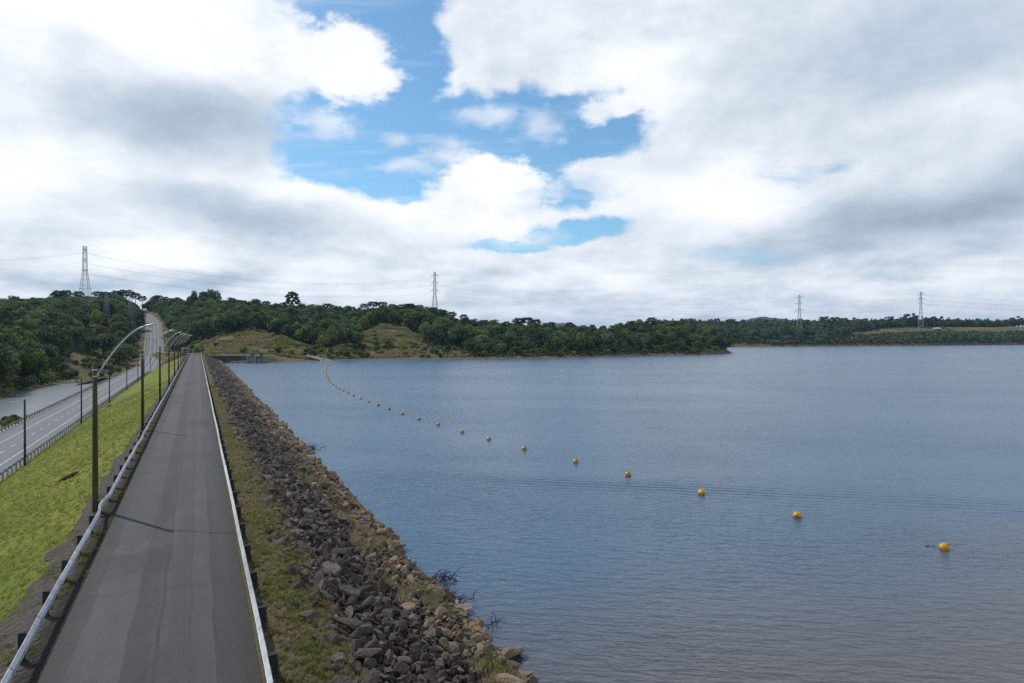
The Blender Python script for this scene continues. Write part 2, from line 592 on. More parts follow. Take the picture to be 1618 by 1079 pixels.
def land_z(col, dep, x=None, y=None):
    """finished ground height on the land sheet, cuttings for the roads included"""
    z = height(T_LAND, col, dep)
    Dk, _ = stations(T_LAND, col)
    r = (np.asarray(col) - CX) / FOC * dep
    X = r * CS + dep * SN; Y = dep * CS - r * SN
    inland = np.clip((dep - Dk[..., 1]) / 60, 0, 1)
    z = z + (fbm(X / 34, Y / 34, 3) - 0.5) * 5.0 * inland + (fbm(X / 6, Y / 6, 9, 3) - 0.5) * 0.7 * np.clip(inland * 3, 0.15, 1)
    for path, w0, w1 in ((ROADP, 8.0, 26.0), (ACCESS, 4.0, 10.0)):
        d, rz = near_path(X, Y, path)
        t = np.clip((d - w0) / (w1 - w0), 0, 1); t = t * t * (3 - 2 * t)
        z = np.where(d < w1, (rz - 0.35) * (1 - t) + z * t, z)
    # keep below the dam body
    u = np.clip((DAM_END + 6 - Y) / 12, 0, 1) * np.where((X > -31) & (X < 13), 1, 0)
    z = np.where(u > 0, np.minimum(z, dam_z(X) - 0.5 * u), z)
    return z


def ground_at(x, y):
    c, d = to_view(x, y)
    if d > 800:
        return float(far_z(np.array(c), np.array(d)))
    return float(land_z(np.array(c), np.array(d)))


def far_z(col, dep):
    z = height(T_FAR, col, dep)
    r = (np.asarray(col) - CX) / FOC * dep
    X = r * CS + dep * SN; Y = dep * CS - r * SN
    Dk, _ = stations(T_FAR, col)
    return z + (fbm(X / 60, Y / 60, 5) - 0.5) * 6 * np.clip((dep - Dk[..., 1]) / 100, 0, 1)


# ------------------------------------------------------------------ ground materials
def ground_materials():
    M = {}
    # hillside: dry grass, green grass, bare earth by the water line
    m, nt, b = material("hillside_ground", 0.95, spec=0.05)
    p = pos(nt); x, y, z = xyz(nt, p)
    n1 = noise(nt, p, 0.05, 5, 0.6); n2 = noise(nt, p, 0.35, 5, 0.65); n3 = noise(nt, p, 1.6, 4, 0.7)
    c = mix(nt, (n1 * 0.6 + n2 * 0.5).step(0.42, 0.66), (0.090, 0.108, 0.034), (0.215, 0.160, 0.075))
    c = mix(nt, n3.step(0.52, 0.75), c, (0.075, 0.082, 0.030))
    c = mix(nt, (n2 * 0.7 + n3 * 0.35).step(0.60, 0.72), c, (0.20, 0.125, 0.075))
    band = (z + (n2 - 0.5) * 1.6).step(-2.6, -3.3) * (z + x * 0.04).step(-8.0, -6.5)
    c = mix(nt, band, c, mix(nt, n3, (0.24, 0.15, 0.085), (0.15, 0.10, 0.065)))
    put(nt, c, b.inputs["Base Color"]); bump(nt, b, n3 + n2 * 2, 0.4)
    M["hill"] = m
    # lawn on the downstream slope
    m, nt, b = material("lawn", 0.95, spec=0.05)
    p = pos(nt); x, y, z = xyz(nt, p)
    along = vec(nt, x * 1.0, y * 0.25, z)
    n1 = noise(nt, along, 0.22, 5, 0.6); n2 = noise(nt, p, 2.4, 5, 0.65); n3 = noise(nt, vec(nt, x * 3.0, y * 0.5, z), 1.1, 4, 0.6)
    n4 = noise(nt, p, 0.06, 3, 0.5)
    c = mix(nt, (n1 * 0.6 + n4 * 0.5).step(0.36, 0.66), (0.138, 0.174, 0.042), (0.262, 0.268, 0.056))
    c = mix(nt, n3.step(0.46, 0.66) * 0.70, c, (0.086, 0.118, 0.032))
    c = mix(nt, n2.step(0.52, 0.78) * 0.6, c, (0.070, 0.092, 0.020))
    n5 = noise(nt, p, 9.0, 4, 0.75)
    c = mix(nt, noise(nt, p, 0.8, 5, 0.7).step(0.60, 0.74) * 0.6, c, (0.21, 0.165, 0.07))
    c = scalec(nt, c, n5 * 0.7 + 0.65)
    put(nt, c, b.inputs["Base Color"]); bump(nt, b, n2 + n3 * 0.6 + n5 * 0.5, 0.16)
    M["lawn"] = m
    # stony verge under the left rail
    m, nt, b = material("verge", 0.95, spec=0.1)
    p = pos(nt); x, y, z = xyz(nt, p)
    v1 = voro(nt, p, 5.5); n1 = noise(nt, p, 0.8, 5, 0.65); n2 = noise(nt, p, 7.0, 4, 0.65)
    c = mix(nt, n2, (0.055, 0.046, 0.040), (0.16, 0.135, 0.118))
    c = mix(nt, v1.step(0.05, 0.30, 1, 0) * 0.8, c, (0.21, 0.175, 0.155))
    c = mix(nt, n1.step(0.55, 0.70) * 0.8, c, (0.075, 0.085, 0.022))
    c = mix(nt, (x + (n1 - 0.5) * 0.9).step(-4.75, -4.2) * 0.85, c, mix(nt, n2, (0.016, 0.014, 0.012), (0.050, 0.042, 0.034)))  # dark strip beside the asphalt: dirt plus the rail's shadow put into the colour
    put(nt, c, b.inputs["Base Color"]); bump(nt, b, v1 * -1.0 + n2 * 0.5, 0.12)
    M["verge"] = m
    # thin grass and earth at the top of the riprap
    m, nt, b = material("thin_grass", 0.95, spec=0.05)
    p = pos(nt); x, y, z = xyz(nt, p)
    n1 = noise(nt, p, 0.7, 5, 0.65); n2 = noise(nt, p, 4.5, 5, 0.7); n3 = noise(nt, p, 0.25, 3, 0.5)
    c = mix(nt, n2, (0.090, 0.076, 0.046), (0.205, 0.168, 0.100))
    c = mix(nt, (n1 * 0.7 + n2 * 0.35).step(0.46, 0.62), c, (0.135, 0.138, 0.044))
    c = mix(nt, n3.step(0.50, 0.7) * 0.7, c, (0.170, 0.135, 0.080))
    c = mix(nt, noise(nt, p, 16.0, 3, 0.7).step(0.5, 0.72) * 0.6, c, (0.035, 0.032, 0.018))
    put(nt, c, b.inputs["Base Color"]); bump(nt, b, n2 + n1, 0.10)
    M["thin"] = m
    # bed under the stones
    m, nt, b = material("slope_bed", 0.95, spec=0.1)
    p = pos(nt); n1 = noise(nt, p, 1.2, 5, 0.65); n2 = noise(nt, p, 6.0, 4, 0.7)
    c = mix(nt, n1, (0.030, 0.026, 0.024), (0.085, 0.068, 0.050))
    put(nt, scalec(nt, c, n2 + 0.5), b.inputs["Base Color"]); bump(nt, b, n1 + n2, 0.15)
    M["bed"] = m
    # crest asphalt: paver lanes of different age, joints, repairs, dirty edges with the rail's shadow painted in
    m, nt, b = material("crest_asphalt", 0.66, spec=0.22)
    p = pos(nt); x, y, z = xyz(nt, p)
    blot = noise(nt, p, 0.40, 6, 0.65); grit = noise(nt, p, 22.0, 3, 0.75); mott = noise(nt, p, 3.2, 5, 0.7)
    lng = noise(nt, vec(nt, x * 2.2, y * 0.045, 0.0), 1.0, 5, 0.62)
    wob = (noise(nt, vec(nt, 0.0, y, 0.0), 0.16, 4, 0.6) - 0.5) * 0.34
    xw = x + wob
    def lane(x0, x1, soft=0.05):
        return xw.step(x0 - soft, x0 + soft) * xw.step(x1 + soft, x1 - soft)
    tone = lane(-9, -3.30) * 0.78 + lane(-3.30, -1.93) * 1.0 + lane(-1.93, -1.10) * 0.58 + lane(-1.10, -0.23) * 0.86 + lane(-0.23, 0.47) * 1.02 + lane(0.47, 9) * 0.64
    # each lane fades in and out along the road
    fade = noise(nt, vec(nt, x * 0.35, y * 0.028, 7.0), 1.0, 3, 0.6).step(0.34, 0.64)
    tone = tone * (fade * 0.65 + 0.35) + (1.0 - (fade * 0.65 + 0.35)) * 0.84
    tone = tone * ((lng - 0.5) * 0.60 + 1.0) * ((blot - 0.5) * 0.70 + 1.0) * ((mott - 0.5) * 0.36 + 1.0)
    cell = voro(nt, vec(nt, x * 0.42 + 0.3, y * 0.075, 0.0), 1.0, "Color")
    cr_, cg_, cb_ = xyz(nt, cell)
    tone = tone * (cr_ * 0.22 + 0.89)
    # damp-looking crosswise repairs
    for yy, wd, x0, x1, amt in ((31.5, 2.6, -3.4, -0.9, 0.30), (79.5, 5.0, -0.9, 1.5, 0.26), (118.0, 6.0, -4.0, -1.6, 0.25), (150.0, 7.0, -2.5, 1.0, 0.22), (57.0, 2.2, -3.0, 1.5, 0.14)):
        q = (y - yy + (blot - 0.5) * 5.0).abs().step(wd, wd * 0.45) * (x + (mott - 0.5) * 0.5).step(x0 - 0.25, x0 + 0.2) * (x + (mott - 0.5) * 0.5).step(x1 + 0.25, x1 - 0.2)
        tone = tone * (1.0 - q * amt)
    for xo, wd, amt in ((-3.30, 0.045, 0.40), (-1.93, 0.03, 0.28), (-1.10, 0.06, 0.50), (-0.23, 0.045, 0.42), (0.47, 0.045, 0.42)):
        ln = (xw - xo + (mott - 0.5) * 0.10).abs().step(0.0, wd, 1, 0) * blot.step(0.30, 0.58)
        tone = tone * (1.0 - ln * amt)
    ln = (xw + 1.22 + (mott - 0.5) * 0.08).abs().step(0.02, 0.09, 1, 0)
    tone = tone * (ln * 0.22 + 1.0)
    for yy, amt in ((79.2, 0.55), (52.0, 0.22), (27.8, 0.16), (104.0, 0.3)):
        tr = ((y - yy - (noise(nt, p, 1.1, 4, 0.6) - 0.5) * 1.4).abs()).step(0.03, 0.20, 1, 0)
        tone = tone * (1.0 - tr * amt)
    crk = voro(nt, vec(nt, x * 0.9 + (mott - 0.5) * 0.6, y * 0.30 + (mott - 0.5) * 0.4, 0.0), 1.0, "Distance", "DISTANCE_TO_EDGE")
    tone = tone * (1.0 - crk.step(0.012, 0.0) * 0.35 * blot.step(0.5, 0.6))
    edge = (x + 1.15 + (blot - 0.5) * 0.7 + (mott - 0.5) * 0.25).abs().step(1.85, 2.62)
    c = mix(nt, blot, (0.077, 0.069, 0.067), (0.072, 0.067, 0.069))
    c = scalec(nt, c, tone * (grit * 0.7 + 0.65))
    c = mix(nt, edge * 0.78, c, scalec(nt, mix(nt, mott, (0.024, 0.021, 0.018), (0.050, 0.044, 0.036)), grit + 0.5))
    put(nt, c, b.inputs["Base Color"]); bump(nt, b, grit + mott * 2.0, 0.012)
    M["crest"] = m
    # lower road asphalt
    m, nt, b = material("road_asphalt", 0.8, spec=0.25)
    p = pos(nt); x, y, z = xyz(nt, p)
    n1 = noise(nt, vec(nt, x * 1.2, y * 0.05, 0.0), 1.0, 4, 0.6); n2 = noise(nt, p, 0.25, 4, 0.6)
    c = mix(nt, n1 * 0.6 + n2 * 0.4, (0.125, 0.127, 0.133), (0.225, 0.226, 0.230))
    put(nt, c, b.inputs["Base Color"])
    M["road"] = m
    m, nt, b = material("road_shoulder", 0.9, spec=0.1)
    p = pos(nt); n2 = noise(nt, p, 0.6, 5, 0.65)
    put(nt, mix(nt, n2.step(0.35, 0.65), (0.25, 0.20, 0.175), (0.36, 0.31, 0.285)), b.inputs["Base Color"])
    M["shoulder"] = m
    m, nt, b = material("marking_paint", 0.7, (0.62, 0.61, 0.56))
    n2 = noise(nt, pos(nt), 1.2, 4, 0.7)
    put(nt, mix(nt, n2.step(0.45, 0.62), (0.60, 0.59, 0.55), (0.36, 0.36, 0.35)), b.inputs["Base Color"])
    M["paint"] = m
    m, nt, b = material("ochre_paint", 0.7, (0.50, 0.40, 0.2)); M["ochre"] = m
    m, nt, b = material("concrete", 0.9, spec=0.1)
    p = pos(nt); x, y, z = xyz(nt, p)
    n1 = noise(nt, vec(nt, x, y, z * 0.25), 0.9, 5, 0.65); n2 = noise(nt, p, 4.0, 4, 0.6)
    put(nt, mix(nt, n1.step(0.35, 0.68), (0.19, 0.17, 0.15), (0.34, 0.32, 0.29)), b.inputs["Base Color"])
    M["concrete"] = m
    m, nt, b = material("stained_concrete", 0.9, spec=0.1)
    p = pos(nt); x, y, z = xyz(nt, p)
    n1 = noise(nt, vec(nt, x, y, z * 0.25), 0.7, 5, 0.65)
    put(nt, mix(nt, n1.step(0.35, 0.68), (0.120, 0.100, 0.082), (0.25, 0.215, 0.18)), b.inputs["Base Color"])
    M["stained"] = m
    m, nt, b = material("pale_concrete", 0.85, (0.62, 0.60, 0.57)); M["pale"] = m
    return M


def water_material(name, slope, base, wind=0.0, chop=1.0, wake=None, rough=0.26, shallow=None):
    """dark water whose ripples tilt the surface; slope = how steep the ripples are"""
    m, nt, b = material(name, rough, base, spec=0.5)
    b.inputs["IOR"].default_value = 1.333
    p = pos(nt); x, y, z = xyz(nt, p)
    cw, sw = math.cos(wind), math.sin(wind)
    eps = 0.04

    def h(dx, dy):
        xx, yy = x + dx, y + dy
        u = xx * cw + yy * sw            # along the crests
        v = yy * cw - xx * sw            # across them
        a = noise(nt, vec(nt, u * 0.35, v * 1.0, 0.0), 1.9 * chop, 2, 0.55)
        c = noise(nt, vec(nt, u * 0.55 + v * 0.25, v * 1.0, 5.0), 5.2 * chop, 2, 0.55)
        e = a * 0.25 + c * 0.085
        if wake:
            (ax, ay), (bx, by) = wake
            L = math.hypot(bx - ax, by - ay); ux, uy = (bx - ax) / L, (by - ay) / L
            s = (xx - ax) * (-uy) + (yy - ay) * ux
            t = ((xx - ax) * ux + (yy - ay) * uy) / L
            wob = (noise(nt, vec(nt, xx * 0.05, yy * 0.05, 0), 1.0, 1, 0.5) - 0.5) * 1.2
            s = s + wob
            e = e + (s * (2 * math.pi / 1.05)).sin() * ((s * s) * (-1 / 11.0)).exp() * t.step(-0.5, 0.5) * 0.085
        return e
    h0 = h(0, 0); hx = h(eps, 0); hy = h(0, eps)
    gust = noise(nt, vec(nt, (x * cw + y * sw) * 0.5, (y * cw - x * sw) * 1.6, 0.0), 0.020, 4, 0.6)
    g2 = noise(nt, vec(nt, x * 1.0, y * 1.0, 3.0), 0.11, 3, 0.6)
    amp = (gust.step(0.32, 0.68, 0.42, 1.40) * g2.step(0.3, 0.7, 0.8, 1.2)) * (slope / eps)
    n = vec(nt, (h0 - hx) * amp, (h0 - hy) * amp, 1.0)
    nn = nt.nodes.new("ShaderNodeVectorMath"); nn.operation = "NORMALIZE"
    put(nt, n, nn.inputs[0])
    nt.links.new(nn.outputs[0], b.inputs["Normal"])
    n1 = noise(nt, p, 0.03, 3, 0.5)
    bc = mix(nt, n1, base, tuple(c * 1.25 for c in base))
    if shallow:      # silty water over the shelf in front of the near stones
        s = ((y * 1.0 + x * 0.05) + (noise(nt, p, 0.06, 3, 0.5) - 0.5) * 12).step(40.0, 15.0)
        bc = mix(nt, s, bc, shallow)
    put(nt, bc, b.inputs["Base Color"])
    return m


def ribbon(name, path, offs, mat, lift=0.0, kind="structure", rows=None):
    """a strip following a path between two sideways offsets"""
    vs, fs = [], []
    n = len(path)
    for i, p in enumerate(path):
        t = (path[min(i + 1, n - 1)] - path[max(i - 1, 0)]); t.z = 0; t.normalize()
        s = Vector((t.y, -t.x, 0))
        for o in offs:
            q = p + s * o
            vs.append((q.x, q.y, p.z + lift))
    k = len(offs)
    for i in range(n - 1):
        if rows is not None and not rows(i):
            continue
        for j in range(k - 1):
            fs.append((i * k + j, i * k + j + 1, (i + 1) * k + j + 1, (i + 1) * k + j))
    me = bpy.data.meshes.new(name); me.from_pydata(vs, [], fs); me.materials.append(mat); me.update()
    o = link(bpy.data.objects.new(name, me))
    return tag(o, kind=kind)


def build_land(M):
    # one deep sheet to the horizon under everything
    s = 11000.0
    mb = MB(); mb.add([(-s, -s, -14), (s, -s, -14), (s, s, -14), (-s, s, -14)], [(0, 1, 2, 3)])
    tag(mb.build("ground", M["hill"]), kind="structure")
    # near hills: fan-shaped grid (fine near the water, coarse behind the ridge)
    cols = np.concatenate([np.arange(-2400, -700, 50), np.arange(-700, -100, 30), np.arange(-100, 1245, 7.0)])
    tt = np.concatenate([np.linspace(0, 1, 13)[:-1] * 0.10, np.linspace(0.10, 1, 60)])
    Dk, _ = stations(T_LAND, cols)
    d0, d1 = Dk[:, 0] - 6, Dk[:, -1]
    dep = d0[:, None] + (d1 - d0)[:, None] * (tt[None, :] ** 1.0)
    cc = np.repeat(cols[:, None], dep.shape[1], 1)
    r = (cc - CX) / FOC * dep
    X, Y = r * CS + dep * SN, dep * CS - r * SN
    Z = land_z(cc, dep)
    tag(grid_obj("terrain", X, Y, Z, M["hill"], flip=False), kind="structure")
    # far bank
    cols = np.arange(980, 2101, 12.0)
    Dk, _ = stations(T_FAR, cols)
    d0, d1 = Dk[:, 0] - 6, Dk[:, -1]
    tt = np.concatenate([np.linspace(0, 0.3, 30)[:-1], np.linspace(0.3, 1, 24)])
    dep = d0[:, None] + (d1 - d0)[:, None] * tt[None, :]
    cc = np.repeat(cols[:, None], dep.shape[1], 1)
    r = (cc - CX) / FOC * dep
    X, Y = r * CS + dep * SN, dep * CS - r * SN
    tag(grid_obj("far_terrain", X, Y, far_z(cc, dep), M["hill"]), kind="structure")
    # blue mountains far behind
    m, nt, b = material("far_forest", 1.0, spec=0.0)
    n = noise(nt, pos(nt), 0.02, 5, 0.7)
    put(nt, mix(nt, n, (0.020, 0.034, 0.026), (0.042, 0.060, 0.044)), b.inputs["Base Color"])
    cols = np.arange(760, 1420, 4.0)
    bump_ = lambda c, w, h: h * np.exp(-((cols - c) / w) ** 2)
    ridge = 60 + bump_(870, 44, 100) + bump_(1080, 34, 105) + bump_(1130, 46, 80) + bump_(1200, 42, 120) + bump_(1250, 50, 100) + bump_(1320, 40, 50)
    ridge = ridge + (fbm(cols / 14, cols * 0, 21) - 0.5) * 36
    u = np.linspace(-1, 1, 17)
    dep = 7000 + u[None, :] * 1500 + np.zeros((len(cols), 1))
    cc = np.repeat(cols[:, None], len(u), 1)
    r = (cc - CX) / FOC * dep
    X, Y = r * CS + dep * SN, dep * CS - r * SN
    Z = ridge[:, None] * (1 - np.abs(u[None, :]) ** 1.5) + (fbm(X / 260, Y / 260, 2) - 0.5) * 60 * (1 - np.abs(u[None, :])) - 12
    tag(grid_obj("mountains", X, Y, Z, m), kind="structure")

    # ---- the dam: strips that run the whole length
    ys = np.concatenate([np.arange(-60, 120, 0.4), np.arange(120, DAM_END + 0.1, 2.5)])

    def strip(name, prof, mat, sub, rough_amp=0.0, edge=None, seed=1, freq=1.0):
        """prof = list of (x, z); long sheet along the dam with a little relief"""
        xs = []
        for (x0, z0), (x1, z1) in zip(prof[:-1], prof[1:]):
            k = max(1, int(round(abs(x1 - x0) / sub)))
            xs += [(x0 + (x1 - x0) * i / k, z0 + (z1 - z0) * i / k) for i in range(k)]
        xs.append(prof[-1])
        px = np.array([q[0] for q in xs]); pz = np.array([q[1] for q in xs])
        Xg = np.repeat(px[None, :], len(ys), 0); Yg = np.repeat(ys[:, None], len(px), 1)
        Zg = np.repeat(pz[None, :], len(ys), 0).astype(float)
        if rough_amp:
            w = np.minimum(1, np.minimum(np.abs(px - px[0]), np.abs(px - px[-1])) / 0.5)
            Zg = Zg + (fbm(Xg * freq, Yg * freq, seed) - 0.5) * rough_amp * w[None, :]
        if edge is not None:      # uneven edge on one side
            wob = (fbm(ys / 2.2, ys * 0, seed + 5, 6) - 0.5) * edge[1]
            Xg[:, edge[0]] += wob
        o = grid_obj(name, Xg, Yg, Zg, mat, flip=px[-1] > px[0])
        return tag(o, kind="structure")
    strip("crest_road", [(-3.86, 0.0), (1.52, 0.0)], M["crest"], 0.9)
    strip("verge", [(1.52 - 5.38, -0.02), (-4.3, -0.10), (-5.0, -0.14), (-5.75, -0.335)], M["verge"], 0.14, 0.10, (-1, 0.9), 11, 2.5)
    strip("grass_slope", [(-5.5, -0.27), (-5.95, -0.44), (-20.1, -7.30), (-21.0, LROAD_Z - 0.05)], M["lawn"], 0.6, 0.05, None, 12, 0.6)
    strip("grass_strip", [(1.5, -0.03), (2.4, -0.10), (3.7, -0.32), (4.6, -0.78)], M["thin"], 0.2, 0.07, None, 13, 1.4)
    strip("stone_slope", [(4.0, -0.62), (11.34, -4.15), (17.0, -6.9), (24.0, -10.5)], M["bed"], 0.7, 0.5, None, 14, 0.9)
    # end face of the dam and body below (so nothing is hollow from the side)
    # ---- lower road
    n = len(ROADP)
    ribbon("road", ROADP, [-4.9, -2.5, 0, 2.5, 4.9], M["road"], 0.0)
    ribbon("road_shoulder", ROADP, [-6.4, -5.6, -3.0], M["shoulder"], -0.012)
    o = ribbon("road_shoulder", ROADP, [3.0, 4.6, 5.4], M["shoulder"], -0.012)
    ribbon("edge_line", ROADP, [-2.52, -2.36], M["paint"], 0.006)
    ribbon("edge_line", ROADP, [2.32, 2.48], M["paint"], 0.006)
    # dashes of the centre line on the straight, a continuous line on the climb
    dm = MB()
    y = -50.0
    while y < 335:
        dm.add([(-25.68, y, LROAD_Z + 0.008), (-25.52, y, LROAD_Z + 0.008), (-25.52, y + 2.6, LROAD_Z + 0.008), (-25.68, y + 2.6, LROAD_Z + 0.008)], [(0, 1, 2, 3)])
        y += 7.0
    tag(dm.build("lane_marking", M["paint"]), kind="structure")
    ribbon("lane_marking", ROADP, [-0.14, 0.14], M["ochre"], 0.02, rows=lambda i: i >= 71)
    # embankment down to the pond
    ys2 = np.arange(-60, 372, 2.0)
    px = np.array([-31.2, -31.6, -33.2, -36.0]); pz = np.array([-7.44, -7.65, -9.2, -11.0])
    Xg = np.repeat(px[None, :], len(ys2), 0).astype(float); Yg = np.repeat(ys2[:, None], 4, 1)
    Zg = np.repeat(pz[None, :], len(ys2), 0) + 0.0
    Xg[:, 2] += (fbm(ys2 / 9, ys2 * 0, 4) - 0.5) * 2.4
    tag(grid_obj("embankment", Xg, Yg, Zg, M["hill"], flip=False), kind="structure")
    ribbon("access_road", ACCESS, [-2.6, 0, 2.6], M["shoulder"], 0.02)
    # ---- water
    a, c = at(530, 66.7), at(1618, 53.0)
    wm = water_material("lake_water", 0.46, (0.044, 0.098, 0.160), shallow=(0.108, 0.098, 0.098), wind=R(-32), wake=((a.x, a.y), (c.x, c.y)))
    wv = MB(); wv.add([(4.6, -400, WATER_Z), (2600, -400, WATER_Z), (2600, 1400, WATER_Z), (4.6, 1400, WATER_Z)], [(0, 1, 2, 3)])
    tag(wv.build("lake", wm), kind="structure")
    pm = water_material("pond_water", 0.14, (0.130, 0.150, 0.155), rough=0.30, wind=R(10), chop=0.7)
    pv = MB(); pv.add([(-420, -60, POND_Z), (-32.2, -60, POND_Z), (-32.2, 345, POND_Z), (-420, 345, POND_Z)], [(0, 1, 2, 3)])
    tag(pv.build("pond", pm), kind="structure")
# ------------------------------------------------------------------ leaf materials
def leaf_material(name, dark, light, hue_amt=0.5):
    m, nt, b = material(name, 0.75, dark, spec=0.12)
    r = objrand(nt)
    p = objpos(nt)
    n1 = noise(nt, p, 0.55, 3, 0.6)
    n2 = noise(nt, p, 2.2, 2, 0.6)
    c = mix(nt, (n1 * 0.7 + n2 * 0.3).step(0.35, 0.68), dark, light)
    r2 = (r * 7.31).frac(); r3 = (r * 13.7).frac()
    c = scalec(nt, c, r * 1.25 + 0.62)
    yel = mix(nt, 1.0, c, (1.35, 1.12, 0.62), "MULTIPLY")
    blu = mix(nt, 1.0, c, (0.80, 0.92, 1.10), "MULTIPLY")
    c = mix(nt, r2.step(0.55, 1.0) * hue_amt * 2, c, yel)
    c = mix(nt, r3.step(0.5, 1.0) * hue_amt, c, blu)
    put(nt, c, b.inputs["Base Color"])
    # thin leaves let a little light through
    tr = nt.nodes.new("ShaderNodeBsdfTranslucent")
    put(nt, scalec(nt, c, 1.2), tr.inputs[0])
    ms = nt.nodes.new("ShaderNodeMixShader"); ms.inputs[0].default_value = 0.32
    nt.links.new(b.outputs[0], ms.inputs[1]); nt.links.new(tr.outputs[0], ms.inputs[2])
    nt.links.new(ms.outputs[0], nt.nodes["Material Output"].inputs[0])
    return m


def leaf_quads(centers, normals, size, rng, aspect=1.0, jitter=0.7):
    """one small bent-free leaf spray (quad) per centre"""
    n = len(centers)
    nn = normals + rng.normal(0, jitter, (n, 3))
    nn /= np.linalg.norm(nn, axis=1)[:, None] + 1e-9
    a = rng.normal(0, 1, (n, 3)); a -= nn * (a * nn).sum(1)[:, None]
    a /= np.linalg.norm(a, axis=1)[:, None] + 1e-9
    b = np.cross(nn, a)
    s = size * rng.uniform(0.6, 1.35, (n, 1))
    q = np.stack([centers - a * s - b * s * 0.5 * aspect, centers + a * s * 0.25 - b * s * 0.8 * aspect,
                  centers + a * s + b * s * 0.35 * aspect, centers - a * s * 0.2 + b * s * 0.85 * aspect], 1)
    return q.reshape(-1, 3), np.arange(n * 4).reshape(n, 4)


def clump_leaves(clumps, count, size, rng, shell=0.55, flat=1.0):
    """leaves over the outer part of many overlapping lumps"""
    C = np.array([c[:3] for c in clumps]); Rr = np.array([c[3] for c in clumps])
    w = Rr ** 2; w = w / w.sum()
    idx = rng.choice(len(C), count, p=w)
    d = rng.normal(0, 1, (count, 3)); d[:, 2] = d[:, 2] + 0.25
    d /= np.linalg.norm(d, axis=1)[:, None]
    rad = Rr[idx] * (shell + (1 - shell) * rng.uniform(0, 1, count) ** 0.5) * rng.uniform(0.86, 1.12, count)
    dd = d * rad[:, None]; dd[:, 2] *= flat
    return leaf_quads(C[idx] + dd, d, size, rng)


def limb_mesh(segs):
    mb = MB()
    for pts, rads in segs:
        mb.tube(pts, rads, 6)
    return mb


class TreeKind:
    def __init__(s, crown, trunk, leaf, bark, smooth=False):
        s.cv, s.cf = crown
        s.tb = trunk
        s.crown = np_mesh("crown", s.cv, s.cf, leaf)
        s.trunk = trunk.mesh("trunk", bark, True)
        # both in one mesh, for the crowd
        tv = np.array(trunk.v, float)
        tq = [f if len(f) == 4 else None for f in trunk.f]
        tq = np.array([f for f in tq if f is not None], int)
        v = np.concatenate([s.cv, tv]); f = np.concatenate([s.cf, tq + len(s.cv)])
        s.whole = np_mesh("tree", v, f, [leaf, bark], mat_idx=np.concatenate([np.zeros(len(s.cf)), np.ones(len(tq))]))


def broadleaf(rng, h, w, n_clump, leaves, size, leaf, bark, trunk_share=0.32, top=1.0):
    clumps = []
    base = h * trunk_share
    for i in range(n_clump):
        t = rng.uniform(0, 1)
        a = rng.uniform(0, 2 * math.pi)
        zz = base + (h - base) * (0.12 + 0.72 * t)
        prof = math.sin(math.pi * min(1, 0.22 + 0.70 * t)) ** 0.7
        rr = w * 0.5 * prof * rng.uniform(0.35, 0.95)
        cr = w * rng.uniform(0.15, 0.27) * (0.8 + 0.4 * prof)
        clumps.append((rr * math.cos(a), rr * math.sin(a), zz, cr))
    clumps.append((rng.uniform(-.1, .1) * w, rng.uniform(-.1, .1) * w, h * 0.84 * top, w * 0.24))
    cr = clump_leaves(clumps, leaves, size, rng, 0.55, 0.85)
    segs = [([(0, 0, -0.8), (0.05, 0.03, h * .2), (0.1, -0.08, h * 0.45), (0.0, 0.1, h * 0.72)], [h * .030, h * .022, h * .016, h * .006])]
    for c in clumps[:7]:
        z0 = h * rng.uniform(0.25, 0.45)
        segs.append(([(0.06, 0, z0), (c[0] * .5, c[1] * .5, (z0 + c[2]) / 2 - .2), (c[0], c[1], c[2])], [h * .012, h * .008, h * .003]))
    return TreeKind(cr, limb_mesh(segs), leaf, bark)


def umbrella_pine(rng, h, w, leaf, bark, leaves=900):
    """tall bare trunk, bare limbs curving up to a flat candelabra of dark tufts"""
    clumps, segs = [], []
    segs.append(([(0, 0, -0.8), (0.1, 0, h * .4), (0, 0.1, h * .8), (0, 0, h * .94)], [h * .024, h * .019, h * .013, h * .006]))
    tiers = [(0.78, 0.50, 12), (0.86, 0.46, 11), (0.93, 0.32, 9), (0.70, 0.36, 6)]
    for tz, tr, n in tiers:
        a0 = rng.uniform(0, 6)
        for i in range(n):
            a = a0 + 2 * math.pi * i / n + rng.uniform(-.2, .2)
            rr = w * tr * rng.uniform(0.75, 1.05)
            zt = h * tz + h * 0.055 + rng.uniform(-.3, .3)
            x, y = rr * math.cos(a), rr * math.sin(a)
            segs.append(([(0, 0, h * tz - .4), (x * .55, y * .55, h * tz - h * .02), (x, y, zt)], [h * .007, h * .005, h * .003]))
            clumps.append((x, y, zt + .15, w * rng.uniform(.075, .12)))
            if rng.uniform() < .75:
                clumps.append((x * .72, y * .72, zt + rng.uniform(-.1, .35), w * rng.uniform(.06, .10)))
    clumps.append((0, 0, h * .965, w * .11))
    cr = clump_leaves(clumps, leaves, w * 0.040, rng, 0.35, 0.55)
    return TreeKind(cr, limb_mesh(segs), leaf, bark)


